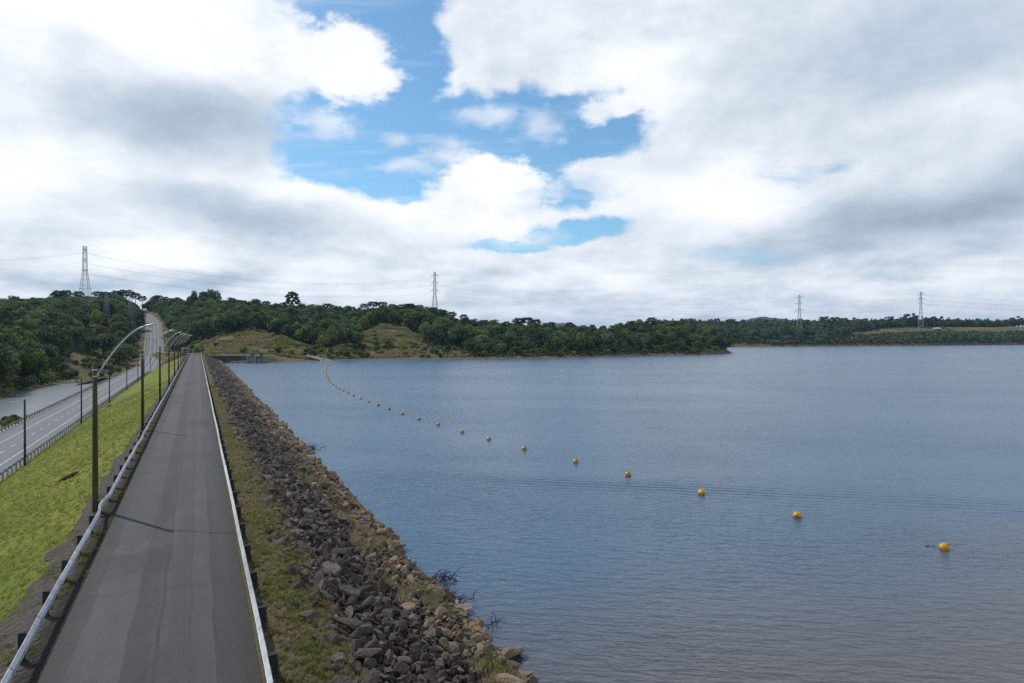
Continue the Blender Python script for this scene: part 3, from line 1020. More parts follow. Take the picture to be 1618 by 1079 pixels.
def tiered_pine(rng, h, w, leaf, bark, leaves=1100):
    """the old pine with separate rounded plates of foliage one above another"""
    clumps, segs = [], []
    segs.append(([(0, 0, -0.8), (0.2, 0, h * .4), (0, 0.1, h * .8), (0, 0, h * .98)], [h * .026, h * .020, h * .012, h * .005]))
    for k, tz in enumerate(np.linspace(0.38, 0.95, 8)):
        tr = w * .5 * (1.0 - 0.55 * k / 7.0)
        for i in range(6):
            a = 2 * math.pi * i / 6 + k * .5 + rng.uniform(-.3, .3)
            rr = tr * rng.uniform(.6, 1.05); x, y = rr * math.cos(a), rr * math.sin(a); zt = h * tz + rng.uniform(-.3, .5)
            segs.append(([(0, 0, h * tz - .5), (x * .6, y * .6, h * tz - .3), (x, y, zt)], [h * .007, h * .005, h * .003]))
            clumps.append((x, y, zt, w * rng.uniform(.08, .12)))
    clumps.append((0, 0, h * .97, w * .12))
    return TreeKind(clump_leaves(clumps, leaves, w * .04, rng, .3, .55), limb_mesh(segs), leaf, bark)


def eucalypt(rng, h, w, leaf, bark, leaves=800):
    clumps, segs = [], []
    segs.append(([(0, 0, -0.8), (.2, 0, h * .35), (-.1, .2, h * .7), (.1, 0, h * .95)], [h * .018, h * .014, h * .009, h * .003]))
    for i in range(18):
        t = rng.uniform(0, 1); a = rng.uniform(0, 6.28)
        zz = h * (0.28 + .66 * t); rr = w * .5 * (1 - .55 * t) * rng.uniform(.3, 1)
        x, y = rr * math.cos(a), rr * math.sin(a)
        clumps.append((x, y, zz, w * rng.uniform(.13, .22)))
        segs.append(([(0, 0, zz - h * .12), (x * .6, y * .6, zz - h * .04), (x, y, zz)], [h * .006, h * .004, h * .002]))
    return TreeKind(clump_leaves(clumps, leaves, w * .06, rng, .4, 1.1), limb_mesh(segs), leaf, bark)


def conifer(rng, h, w, leaf, bark, leaves=1000):
    clumps = []
    for t in np.linspace(0.06, 0.97, 12):
        rr = w * .5 * (1 - t) ** .8
        n = max(1, int(7 * (1 - t)) + 1)
        for i in range(n):
            a = 6.28 * i / n + t * 9 + rng.uniform(-.3, .3)
            clumps.append((rr * .7 * math.cos(a), rr * .7 * math.sin(a), h * t, max(.35, rr * .45)))
    return TreeKind(clump_leaves(clumps, leaves, w * .06, rng, .5, .8), limb_mesh([([(0, 0, -.8), (0, 0, h * .95)], [h * .02, h * .004])]), leaf, bark)


def shrub(rng, h, w, leaf, bark, leaves=420):
    clumps = []
    for i in range(9):
        a = rng.uniform(0, 6.28); rr = w * .5 * rng.uniform(0, .75)
        clumps.append((rr * math.cos(a), rr * math.sin(a), h * rng.uniform(.22, .72), w * rng.uniform(.16, .27)))
    segs = [([(0, 0, -.3), (c[0] * .5, c[1] * .5, c[2] * .5), c[:3]], [h * .02, h * .014, h * .006]) for c in clumps[:5]]
    return TreeKind(clump_leaves(clumps, leaves, w * .075, rng, .5, .85), limb_mesh(segs), leaf, bark)


# ------------------------------------------------------------------ crowds (one object, geometry-node copies)
def stuff_object(name, pts, rot, scl, idx, protos, mat=None):
    """protos: list of meshes; one object scattering them on its own vertices"""
    pc = bpy.data.collections.new(name + "_shapes")
    for i, me in enumerate(protos):
        pc.objects.link(bpy.data.objects.new("%s_shape_%s" % (name, "abcdefghijklmnopqrstuvwxyz"[i]), me))
    me = bpy.data.meshes.new(name)
    n = len(pts)
    me.vertices.add(n)
    me.vertices.foreach_set("co", np.asarray(pts, np.float32).ravel())
    for nm, ty, key, arr in (("turn", "FLOAT_VECTOR", "vector", rot), ("size", "FLOAT_VECTOR", "vector", scl), ("pick", "INT", "value", idx)):
        a = me.attributes.new(nm, ty, "POINT")
        a.data.foreach_set(key, np.asarray(arr, np.int32 if ty == "INT" else np.float32).ravel())
    me.update()
    o = link(bpy.data.objects.new(name, me))
    ng = bpy.data.node_groups.new(name + "_scatter", "GeometryNodeTree")
    ng.interface.new_socket("Geometry", in_out="INPUT", socket_type="NodeSocketGeometry")
    ng.interface.new_socket("Geometry", in_out="OUTPUT", socket_type="NodeSocketGeometry")
    N = ng.nodes.new
    gi, go = N("NodeGroupInput"), N("NodeGroupOutput")
    ip = N("GeometryNodeInstanceOnPoints"); ci = N("GeometryNodeCollectionInfo")
    ci.inputs["Collection"].default_value = pc
    ci.inputs["Separate Children"].default_value = True
    ci.inputs["Reset Children"].default_value = True
    L = ng.links.new
    L(gi.outputs[0], ip.inputs["Points"]); L(ci.outputs[0], ip.inputs["Instance"])
    ip.inputs["Pick Instance"].default_value = True

    def attr(nm, ty):
        a = N("GeometryNodeInputNamedAttribute"); a.data_type = ty; a.inputs["Name"].default_value = nm
        return a.outputs[0]
    L(attr("pick", "INT"), ip.inputs["Instance Index"])
    er = N("FunctionNodeEulerToRotation"); L(attr("turn", "FLOAT_VECTOR"), er.inputs[0])
    L(er.outputs[0], ip.inputs["Rotation"])
    L(attr("size", "FLOAT_VECTOR"), ip.inputs["Scale"])
    L(ip.outputs[0], go.inputs[0])
    md = o.modifiers.new("scatter", "NODES"); md.node_group = ng
    return tag(o, kind="stuff")


def make_tree(kind, name, loc, scl, rz, label, cat, group, parts=True):
    o = empty(name, loc, rz)
    o.scale = scl if isinstance(scl, (tuple, list)) else (scl, scl, scl)
    tag(o, label, cat, group)
    for nm, me in (("trunk", kind.trunk), ("crown", kind.crown)):
        link(bpy.data.objects.new(nm, me), o)
    return o


# ------------------------------------------------------------------ stones
def stone_mesh(name, rng, mat, sub=3, sx=1.0, sy=0.8, sz=0.62):
    import bmesh
    bm = bmesh.new()
    bmesh.ops.create_icosphere(bm, subdivisions=sub, radius=0.5)
    planes = []
    for k in range(11):
        n = Vector(rng.normal(0, 1, 3)).normalized()
        planes.append((n, rng.uniform(0.20, 0.40)))
    for v in bm.verts:
        for n, dd in planes:
            e = v.co.dot(n) - dd
            if e > 0:
                v.co -= n * e
    for v in bm.verts:
        v.co += Vector(rng.normal(0, 0.006, 3))
        v.co.x *= sx * 1.25; v.co.y *= sy * 1.25; v.co.z *= sz * 1.25
    me = bpy.data.meshes.new(name); bm.to_mesh(me); bm.free()
    me.materials.append(mat)
    return me


def stone_material(name, cols, moss=0.0):
    m, nt, b = material(name, 0.9, cols[0], spec=0.15)
    r = objrand(nt); p = objpos(nt)
    r2 = (r * 9.17).frac(); r3 = (r * 23.3).frac()
    n1 = noise(nt, p, 2.5, 4, 0.65); n2 = noise(nt, p, 9.0, 3, 0.7)
    c = mix(nt, r, cols[0], cols[1])
    c = mix(nt, r2.step(0.72, 0.96), c, cols[2])
    c = mix(nt, r3.step(0.86, 0.99), c, cols[3])
    c = scalec(nt, c, n1 * 1.3 + n2 * 0.8 + 0.02)
    put(nt, c, b.inputs["Base Color"]); bump(nt, b, n2 + n1 * 1.5, 0.09)
    return m
def in_ellipse(c, d, c0, d0, rc, rd):
    return ((c - c0) / rc) ** 2 + ((d - d0) / rd) ** 2 < 1


def build_forest():
    rng = np.random.default_rng(21)
    bark = worn("bark", (0.055, 0.045, 0.036), (0.11, 0.095, 0.08), 2.0, 0.9)
    pale_bark = worn("pale_bark", (0.16, 0.14, 0.12), (0.27, 0.25, 0.22), 2.0, 0.9)
    dk = leaf_material("broad_leaves", (0.042, 0.066, 0.026), (0.135, 0.175, 0.062))
    md = leaf_material("bush_leaves", (0.060, 0.088, 0.028), (0.180, 0.210, 0.066))
    pn = leaf_material("pine_needles", (0.022, 0.036, 0.020), (0.066, 0.086, 0.042), 0.15)
    eu = leaf_material("gum_leaves", (0.048, 0.064, 0.038), (0.125, 0.142, 0.080))
    K = [broadleaf(rng, 12, 9.0, 16, 1000, .46, dk, bark), broadleaf(rng, 12, 7.4, 13, 850, .42, dk, bark, .30),
         broadleaf(rng, 11, 10.0, 19, 1100, .48, dk, bark, .25), broadleaf(rng, 10, 8.0, 13, 850, .44, md, bark, .22),
         broadleaf(rng, 13, 8.4, 15, 950, .44, dk, bark, .35)]
    A = [umbrella_pine(rng, 16, 11, pn, bark), umbrella_pine(rng, 16, 9.5, pn, bark)]
    G = [eucalypt(rng, 22, 9, eu, pale_bark), eucalypt(rng, 22, 7, eu, pale_bark)]
    S = [shrub(rng, 3.2, 4.4, md, bark), shrub(rng, 2.6, 3.2, md, bark)]
    C = [conifer(rng, 14, 8, pn, bark)]
    T = [tiered_pine(rng, 18, 15, pn, bark)]

    # ---- candidate places on the near land
    P = []          # (x, y, z, column, distance, distance behind the water's edge)
    cell = 6.6
    xs = np.arange(-640, 520, cell); ys = np.arange(60, 900, cell)
    X, Y = np.meshgrid(xs, ys, indexing="ij")
    X = X + rng.uniform(-.46, .46, X.shape) * cell; Y = Y + rng.uniform(-.46, .46, Y.shape) * cell
    X, Y = X.ravel(), Y.ravel()
    c, d = to_view(X, Y)
    ok = (d > 60) & (c > -1100) & (c < 1162)
    X, Y, c, d = X[ok], Y[ok], c[ok], d[ok]
    Dk, Zk = stations(T_LAND, c)
    z = land_z(c, d)
    back = d - Dk[:, 1]
    rd, _ = near_path(X, Y, ROADP); ra, _ = near_path(X, Y, ACCESS)
    wob = (fbm(X / 25, Y / 25, 31) - 0.5) * 26
    ok = (z > np.where(c < 200, POND_Z + 0.5, WATER_Z + 0.7)) & (d < Dk[:, 4] + 40) & (rd > 10 + np.maximum(0, wob * .4)) & (ra > 6)
    # left: trees start a few metres behind the pond's far shore
    left = c < 222
    ok &= ~left | (d > Dk[:, 0] + 2)
    ok &= ~left | (back > 15 + np.maximum(0, (c - 60) * 0.15))
    # the waste ground between pond, road and forest
    ok &= ~((c > 96) & (c < 232) & (d < 372 + wob))
    # abutment: bare knoll and level ground behind the dam end
    right = (c >= 258) & (c < 560)
    ok &= ~right | (d > np.interp(c, [258, 300, 340, 400, 450, 500, 560], [430, 432, 436, 446, 440, 424, 430]) + wob * .25)
    ok &= ~((c > 262) & (c < 520) & (d < 402))
    # bare field on the second slope
    ok &= ~in_ellipse(c, d, 612 + wob * .5, 468, 62, 42)
    ok &= ~((c > 500) & (c < 740) & (back < 42 + wob * .3))
    ok &= ~((c > 740) & (back < 7)) 
    ok &= ~((c > 0) & (c < 60) & (back < 3))
    # way-leave under the pylons
    for pc, pd in ((134.5, 480), (168, 476), (206, 500)):
        ok &= ~in_ellipse(c, d, pc, pd, 11, 11)
    X, Y, c, d, z, back, wob = [a[ok] for a in (X, Y, c, d, z, back, wob)]
    Dk, _ = stations(T_LAND, c)
    n = len(X)
    ridge = np.abs(d - Dk[:, 4]) < 26
    kind = rng.choice(len(K), n, p=[.21, .20, .20, .24, .15])
    h = rng.uniform(0.78, 1.22, n) * np.where(ridge, 1.06, 1.0)
    h *= 0.66 + 0.60 * fbm(X / 30, Y / 30, 77)
    h *= np.where(np.abs(d - Dk[:, 4]) < 60, 0.80, 1.0)
    for pc, pd in ((134.5, 480), (168, 476), (206, 500)):       # kept low under the lines
        h *= np.where((np.abs(c - pc) < 15) & (d > pd - 95) & (d < pd + 6), 0.38, 1.0)
    edge = np.clip(back / 26, 0.42, 1.0)
    h *= np.where(c > 232, edge, np.clip(back / 14, 0.7, 1))
    # ---- which show largest: the front rows
    front = d - Dk[:, 1]
    sky = ridge & (rng.uniform(0, 1, n) < .35)
    size_px = 12 * h * FOC / d
    score = size_px - front * 0.075 + np.where(sky, 12, 0) + rng.uniform(-3, 3, n) - np.where(c < -25, 500, 0)
    order = np.argsort(-score)
    N_TREES = 214
    single = np.zeros(n, bool); single[order[:N_TREES]] = True
    def clean(i):
        return (X[i], Y[i], z[i] - 0.25)
    zones = [
        ("broadleaf_tree", -200, 232, "dark green rounded broadleaf tree of the dense forest across the pond", "forest trees across the pond"),
        ("broadleaf_tree", 232, 500, "dark green broadleaf tree on the hillside behind the grassy knoll at the dam end", "trees behind the grassy knoll"),
        ("broadleaf_tree", 500, 760, "dark green broadleaf tree around the bare grassy field above the shore", "trees around the bare hillside field"),
        ("broadleaf_tree", 760, 1300, "dark green broadleaf tree on the low wooded point reaching out into the lake", "trees on the wooded point"),
    ]
    for i in np.nonzero(single)[0]:
        for nm, c0, c1, lab, grp in zones:
            if c0 <= c[i] < c1:
                make_tree(K[kind[i]], nm, clean(i), (h[i] * rng.uniform(.9, 1.15), h[i] * rng.uniform(.9, 1.15), h[i]), rng.uniform(0, 6.28), lab, "tree", grp)
                break
    rest = ~single
    m = rest.sum()
    pts = np.stack([X[rest], Y[rest], z[rest] - .25], -1)
    rot = np.stack([np.zeros(m), np.zeros(m), rng.uniform(0, 6.28, m)], -1)
    sc = np.stack([h[rest] * rng.uniform(.9, 1.15, m), h[rest] * rng.uniform(.9, 1.15, m), h[rest]], -1)
    tag(stuff_object("forest", pts, rot, sc, kind[rest], [k.whole for k in K]), "dark dense broadleaf forest covering the hills behind the front trees", "forest")

    # ---- understorey shrubs along edges, fields and the water
    xs = np.arange(-300, 520, 3.4); ys = np.arange(180, 640, 3.4)
    X, Y = np.meshgrid(xs, ys, indexing="ij")
    X = (X + rng.uniform(-1.6, 1.6, X.shape)).ravel(); Y = (Y + rng.uniform(-1.6, 1.6, Y.shape)).ravel()
    c, d = to_view(X, Y)
    ok = (d > 60) & (c > -60) & (c < 1158); X, Y, c, d = X[ok], Y[ok], c[ok], d[ok]
    z = land_z(c, d); Dk, _ = stations(T_LAND, c); back = d - Dk[:, 1]
    rd, _ = near_path(X, Y, ROADP); ra, _ = near_path(X, Y, ACCESS)
    g = fbm(X / 14, Y / 14, 55)
    ok = (z > np.where(c < 215, POND_Z + .25, WATER_Z + .55)) & (back < 75) & (rd > 8.5) & (ra > 5)
    ok &= (d < 520) & (d > Dk[:, 0] + 3)
    dens = np.where(c < 100, .60, np.where(c < 232, .42 * (g > .47), np.where((c > 740), .62, .40 * (g > .50))))
    knoll = in_ellipse(c, d, 400, 415, 95, 26)
    dens = np.where(knoll, .16 * (g > .5), dens)
    dens = np.where(in_ellipse(c, d, 612, 468, 58, 34), .05, dens)
    dens = np.where((c > 500) & (c < 740) & (back > 8) & (back < 44), .52 * (g > .42), dens)
    dens = np.where((c > 258) & (c < 480) & (d < 384), 0, dens)
    dens = np.where(back < 5, dens * .35, dens)
    ok &= rng.uniform(0, 1, len(X)) < dens
    X, Y, c, d, z, back = [a[ok] for a in (X, Y, c, d, z, back)]
    n = len(X); sc = rng.uniform(.45, 1.25, n) * np.where(knoll[ok], .6, 1.0)
    near = np.zeros(n, bool)
    cand = np.nonzero((c > 500) & (c < 760) & (back < 44))[0]
    near[cand[np.argsort(-sc[cand])[:26]]] = True
    cand = np.nonzero((c > 0) & (c < 100) & (back < 14))[0]
    near[cand[np.argsort(-sc[cand])[:14]]] = True
    cand = np.nonzero((c > 300) & (c < 500))[0]
    near[cand[np.argsort(-sc[cand])[:16]]] = True
    k = rng.integers(0, 2, n)
    for i in np.nonzero(near)[0]:
        if c[i] < 110: lab, grp = "low green bush on the far bank of the pond in front of the forest", "bushes on the pond bank"
        elif c[i] < 500: lab, grp = "small green bush on the grassy knoll beyond the dam end", "bushes on the knoll"
        else: lab, grp = "rounded green bush on the shore strip below the bare hillside field", "bushes on the shore strip"
        make_tree(S[k[i]], "bush", (X[i], Y[i], z[i] - .1), sc[i] * 1.15, rng.uniform(0, 6.28), lab, "bush", grp)
    r = ~near; m = r.sum()
    tag(stuff_object("undergrowth", np.stack([X[r], Y[r], z[r] - .1], -1), np.stack([np.zeros(m), np.zeros(m), rng.uniform(0, 6.28, m)], -1),
                     np.repeat(sc[r][:, None], 3, 1), k[r], [q.whole for q in S]), "low green undergrowth along the shores and forest edges", "undergrowth")

    for x_, y_, s_ in ((-32.7, 158, .85), (-32.9, 163, 1.0), (-33.2, 168, .75), (-32.8, 174, .6)):
        make_tree(S[0], "bush", (x_, y_, -9.2), s_, rng.uniform(0, 6.28), "green bush on the embankment between the lower road and the pond", "bush", "bushes on the pond embankment")
    # ---- single trees that stand out
    def put_tree(kind, name, col, dep, top_row, hgt, label, cat="tree", group=None, wide=1.0):
        """height chosen so the tree is as tall as surveyed; foot on the ground"""
        base = at(col, dep); gz = float(land_z(np.array(float(col)), np.array(float(dep)))) if dep < 790 else float(far_z(np.array(float(col)), np.array(float(dep))))
        top = EYE + (HY - top_row) / FOC * dep
        s = max(4.0, top - gz) / hgt
        s = min(s, 1.9)
        return make_tree(kind, name, (base.x, base.y, gz - .3), (s * wide, s * wide, s), rng.uniform(0, 6.28), label, cat, group)
    put_tree(T[0], "tiered_pine", 462, 628, 461, 18, "lone tall pine with separate rounded tiers of foliage rising above the ridge", wide=.92)
    put_tree(K[2], "broadleaf_tree", 337, 655, 457, 11, "big dark round-crowned tree rising above the ridge, right of its smaller companion", wide=.62)
    put_tree(K[1], "broadleaf_tree", 322, 652, 459, 12, "upright tree pressed between the two others of the dark clump above the ridge", wide=.7)
    put_tree(K[0], "broadleaf_tree", 307, 648, 459, 12, "smaller upright tree at the edge of the dark clump above the ridge", wide=.45)
    for k_, (cc, dd, row, w) in enumerate(((93, 600, 460, 1.0), (104, 607, 459, 1.05), (124, 612, 461, .95), (85, 596, 463, .8), (155, 640, 461, 1.0))):
        put_tree(A[k_ % 2], "umbrella_pine", cc, dd, row, 16, "umbrella-crowned pine on the ridge beside the tall lattice tower across the pond", group="umbrella pines by the tall tower", wide=w * 1.0)
    for k_, (cc, dd, row, w) in enumerate(((168, 668, 462, .9), (186, 690, 460, 1.0), (200, 700, 459, 1.05), (214, 705, 463, .9), (176, 672, 464, 1.0), (225, 728, 468, .9), (250, 720, 467, .9), (262, 715, 469, .8), (280, 690, 470, .8))):
        put_tree(A[k_ % 2], "umbrella_pine", cc, dd, row, 16, "umbrella-crowned pine on the hilltop above the bend of the climbing road", group="umbrella pines above the road bend", wide=w * 1.0)
    for k_, (cc, dd, row, w) in enumerate(((385, 640, 475, .9), (405, 642, 473, 1.0), (420, 640, 476, .9), (365, 645, 477, .8), (447, 630, 479, .9), (490, 622, 484, .9), (517, 622, 480, 1.15), (528, 620, 483, 1.0), (508, 620, 484, 1.0))):
        put_tree(A[k_ % 2], "umbrella_pine", cc, dd, row, 16, "umbrella-crowned pine in the ridge line above the grassy knoll", group="umbrella pines above the knoll", wide=w * 1.0)
    for k_, (cc, dd, row, w) in enumerate(((556, 604, 485, .9), (576, 600, 480, 1.0), (590, 596, 477, 1.1), (604, 594, 477, 1.1), (620, 590, 481, 1.0), (634, 588, 481, 1.0), (648, 586, 480, 1.1), (662, 584, 482, 1.1), (676, 580, 487, 1.0), (700, 575, 490, 1.0), (714, 570, 493, .9), (733, 560, 497, .9))):
        put_tree(A[k_ % 2], "umbrella_pine", cc, dd, row, 16, "umbrella-crowned pine in the flat-topped row above the bare hillside field", group="umbrella pines above the bare field", wide=w * 1.0)
    for k_, (cc, dd, row, w) in enumerate(((765, 545, 506, .9), (800, 540, 508, .8), (820, 540, 503, 1.1), (834, 540, 502, 1.1), (846, 540, 505, 1.0), (872, 545, 509, .8), (900, 545, 510, .8), (1000, 565, 507, .8), (1030, 580, 502, .9))):
        put_tree(A[k_ % 2], "umbrella_pine", cc, dd, row, 16, "umbrella-crowned pine standing above the woods of the low point", group="umbrella pines of the wooded point", wide=w * 1.05)
    put_tree(C[0], "conifer", 46, 262, 540, 14, "dark cone-shaped evergreen at the front of the forest across the pond", wide=.8)
    # ---- far bank
    def far_at(cc, dd): return far_z(np.array(float(cc)), np.array(float(dd)))
    gum = [(1300, 1130, 498), (1308, 1140, 497), (1317, 1150, 499), (1325, 1130, 498), (1336, 1150, 500), (1350, 1150, 499), (1362, 1160, 502), (1398, 1180, 499), (1408, 1180, 498), (1425, 1185, 499),
           (1433, 1190, 494), (1444, 1190, 492), (1447, 1200, 497), (1464, 1190, 499), (1476, 1195, 498), (1486, 1200, 503)]
    for k_, (cc, dd, row) in enumerate(gum):
        put_tree(G[k_ % 2], "gum_tree", cc, dd, row, 22, "tall loose-crowned gum tree in the grove between the two far lattice towers", group="gum trees on the far bank", wide=1.55)
    gum = [(1546, 1290, 506), (1562, 1300, 505), (1598, 1320, 502), (1610, 1330, 497), (1575, 1310, 506), (1520, 1280, 507), (1600, 1325, 500)]
    for k_, (cc, dd, row) in enumerate(gum):
        put_tree(G[k_ % 2], "gum_tree", cc, dd, row, 22, "tall tree in the thin row behind the pale field on the far bank", group="trees behind the pale far field", wide=1.7)
    xs = np.arange(300, 1500, 7.0); ys = np.arange(300, 1500, 7.0)
    X, Y = np.meshgrid(xs, ys, indexing="ij")
    X = (X + rng.uniform(-3, 3, X.shape)).ravel(); Y = (Y + rng.uniform(-3, 3, Y.shape)).ravel()
    c, d = to_view(X, Y)
    ok = (d > 850) & (c > 1040) & (c < 1700); X, Y, c, d = X[ok], Y[ok], c[ok], d[ok]
    Dk, _ = stations(T_FAR, c); back = d - Dk[:, 1]
    wb = (fbm(X / 40, Y / 40, 3) - .5) * 40
    # woods: all the land left of column 1360; further right a bushy bank, then open field, then woods behind
    wood = (back > 9) & (back < 330) & (c < 1345 + wb)
    bank = (back > 12) & (back < np.interp(c, [1300, 1400, 1500, 1700], [60, 78, 80, 80])) & (c >= 1325)
    rear = (c >= 1345) & (back > np.interp(c, [1345, 1400, 1480, 1500, 1700], [130, 150, 150, 190, 200]) + wb * .5) & (back < 400)
    rear &= (c < 1492) | (fbm(X / 50, Y / 50, 8) > .25)
    gapc = in_ellipse(c, d, 1277, 1020, 14, 34)
    ok = (wood | bank | rear) & ~gapc
    X, Y, c, d, back, bank = [a[ok] for a in (X, Y, c, d, back, bank)]
    z = far_z(c, d)
    n = len(X); kind = rng.choice(len(K) + 2, n, p=[.22, .2, .2, .13, .1, .08, .07])
    h = rng.uniform(.75, 1.2, n) * np.where(bank, np.where(back > 50, .28, .50), np.clip(back / 40, .5, 1.12))
    kind = np.where(bank, rng.integers(0, 4, n), kind)
    kind = np.where(kind >= 5, kind, kind)
    hs = np.where(kind >= 5, h * .72, h)
    # bushy bank: low cover between the bigger shrubs
    xs = np.arange(700, 1500, 4.2); bx, by = np.meshgrid(xs, np.arange(250, 1200, 4.2), indexing="ij")
    bx = (bx + rng.uniform(-2, 2, bx.shape)).ravel(); by = (by + rng.uniform(-2, 2, by.shape)).ravel()
    bc, bd = to_view(bx, by); k_ = (bd > 850) & (bc > 1215) & (bc < 1680); bx, by, bc, bd = bx[k_], by[k_], bc[k_], bd[k_]
    bk = bd - stations(T_FAR, bc)[0][:, 1]
    k_ = (bk > 9) & (bk < np.interp(bc, [1215, 1400, 1500, 1700], [70, 82, 84, 84])); bx, by, bc, bd, bk = bx[k_], by[k_], bc[k_], bd[k_], bk[k_]
    nb = len(bx)
    tag(stuff_object("far_scrub", np.stack([bx, by, far_z(bc, bd) - .2], -1), np.stack([np.zeros(nb), np.zeros(nb), rng.uniform(0, 6.28, nb)], -1),
                     np.repeat((rng.uniform(1.1, 2.0, nb) * np.where((bk > 62) & (bc > 1330), .45, 1.0))[:, None], 3, 1), rng.integers(0, 2, nb), [q.whole for q in S]), "green scrub covering the bank of the far shore", "scrub")
    front = np.argsort(back + rng.uniform(0, 60, n) + np.where(c > 1640, 500, 0))[:44]
    sg = np.zeros(n, bool); sg[front] = True
    allk = K + G
    for i in np.nonzero(sg)[0]:
        make_tree(allk[kind[i]], "broadleaf_tree", (X[i], Y[i], z[i] - .3), float(hs[i]) * 1.05, rng.uniform(0, 6.28), "dark tree at the water's edge of the distant far bank, beyond the wooded point", "tree", "trees along the far bank")
    r = ~sg; m = r.sum()
    tag(stuff_object("far_woods", np.stack([X[r], Y[r], z[r] - .3], -1), np.stack([np.zeros(m), np.zeros(m), rng.uniform(0, 6.28, m)], -1),
                     np.repeat(hs[r][:, None], 3, 1), kind[r], [q.whole for q in allk]), "hazy dark woods covering the distant far bank of the lake", "woods")


def build_stones():
    rng = np.random.default_rng(5)
    dark = stone_material("dark_stone", [(0.072, 0.058, 0.049), (0.195, 0.158, 0.132), (0.150, 0.098, 0.082), (0.270, 0.245, 0.225)])
    tan = stone_material("tan_stone", [(0.165, 0.120, 0.082), (0.300, 0.222, 0.150), (0.37, 0.315, 0.25), (0.34, 0.20, 0.10)])
    DK = [stone_mesh("stone", rng, dark, 2, *rng.uniform([.9, .65, .40], [1.4, .95, .8])) for _ in range(12)]
    TN = [stone_mesh("stone", rng, tan, 2, *rng.uniform([.9, .65, .42], [1.35, .95, .8])) for _ in range(12)]

    def surf(x):
        return np.interp(x, [2, 3.7, 11.34, 17], [-.1, -.35, -4.0, -6.9])
    tilt = math.atan2(3.66, 7.64)
    X, Y, S, T = [], [], [], []
    # bands along Y with growing cell size keep the near part dense
    for y0, y1, cell in ((10, 60, .185), (60, 120, .26), (120, 220, .38), (220, 398, .56)):
        nx, ny = int(9.4 / cell), int((y1 - y0) / cell)
        gx, gy = np.meshgrid(3.1 + (np.arange(nx) + .5) * cell, y0 + (np.arange(ny) + .5) * cell, indexing="ij")
        x = (gx + rng.uniform(-.5, .5, gx.shape) * cell).ravel(); y = (gy + rng.uniform(-.5, .5, gy.shape) * cell).ravel()
        s = cell * np.exp(rng.normal(0.36, .50, len(x)))
        big = rng.uniform(0, 1, len(x)) < .022
        s = np.where(big, s + rng.uniform(.15, .55, len(x)), s)
        X.append(x); Y.append(y); S.append(np.clip(s * .80, .11, .82))
    X, Y, S = map(np.concatenate, (X, Y, S))
    wob = (fbm(Y / 5, Y * 0, 3) - .5) * 2.2 + (fbm(X / 1.3, Y / 1.3, 8) - .5) * 1.6
    keep = rng.uniform(0, 1, len(X)) < np.interp(X + wob * .8, [2.7, 3.5, 4.4], [.03, .35, 1.0])
    wl = (fbm(Y / 3.0, Y * 0, 13) - .5) * 1.1
    keep &= X < 11.15 + wl
    # gaps of dry grass in the tan band
    gp = fbm(X / 1.6, Y / 2.4, 41)
    keep &= ~((X > 7.9) & (X < 10.6) & (gp > .74))
    X, Y, S, wob = X[keep], Y[keep], S[keep], wob[keep]
    tanb = (X + wob * 1.0) > 8.3 + rng.normal(0, .6, len(X))
    S = np.where(tanb & (X > 9.9), S * 1.35, S)
    pile = np.abs(rng.normal(0, .15, len(X))) * np.where((X > 4.5), 1, .2)
    Z = surf(X) + pile + S * .12 + (fbm(X / 1.5, Y / 1.5, 71) - .5) * .35 * (X > 4.6)
    n = len(X)
    rot = np.stack([rng.normal(0, .45, n), tilt + rng.normal(0, .45, n), rng.uniform(0, 6.28, n)], -1)
    pick = rng.integers(0, 12, n)
    dist2 = X * SN + Y * CS
    vis = (dist2 > 17.5)
    app = np.where(vis, S * FOC / np.maximum(dist2, 5), 0)
    order = np.argsort(-app)
    sing = np.zeros(n, bool); sing[order[:272]] = True
    for i in order[:272]:
        me = (TN if tanb[i] else DK)[pick[i]]
        o = link(bpy.data.objects.new("stone", me))
        o.location = (X[i], Y[i], Z[i]); o.rotation_euler = tuple(rot[i]); o.scale = (S[i],) * 3
        if tanb[i]:
            tag(o, "tan angular stone in the lower band of the rock facing by the water", "stone", "tan stones by the water")
        else:
            tag(o, "dark grey-brown angular stone in the upper band of the rock facing", "stone", "dark stones of the rock facing")
    for nm, sel, pr, lab in (("riprap", ~tanb & ~sing, DK, "dark broken rock facing covering the reservoir side of the dam"),
                             ("shore_rubble", tanb & ~sing, TN, "tan rubble along the waterline of the dam")):
        tag(stuff_object(nm, np.stack([X[sel], Y[sel], Z[sel]], -1), rot[sel], np.repeat(S[sel][:, None], 3, 1), pick[sel], pr), lab, "rubble")

    # boulders one can point at
    def boulder(x, y, s, mats, label, dz=0.0, rz=0.0, shape=0, sc=(1, 1, 1)):
        o = link(bpy.data.objects.new("boulder", (TN if mats == "t" else DK)[shape]))
        o.location = (x, y, max(surf(x), WATER_Z - .05) + s * .2 + dz); o.rotation_euler = (.1, .15, rz)
        o.scale = (s * sc[0], s * sc[1], s * sc[2]); tag(o, label, "boulder")
    def on_water(px, py, dz=0.0):
        dep = (EYE - WATER_Z - dz) * FOC / (py - HY); return at(px, dep)
    p = on_water(804, 1043); boulder(p.x, p.y, 1.0, "t", "tan boulder standing alone in the water off the bottom end of the stones", .1, .4, 1, (1, 1, 1.1))
    p = on_water(806, 1066); boulder(p.x, p.y, .85, "t", "flat tan boulder touching the lone one in the water", -.02, 1.2, 3, (1.1, 1, .7))
    p = on_water(729, 967); boulder(p.x, p.y, .95, "t", "ochre boulder in the water beside the dark drowned branches", .02, 2.2, 4, (1.2, .9, .8))
    p = on_water(719, 978); boulder(p.x, p.y, .6, "t", "small tan boulder at the foot of the ochre one in the water", 0, .3, 5)
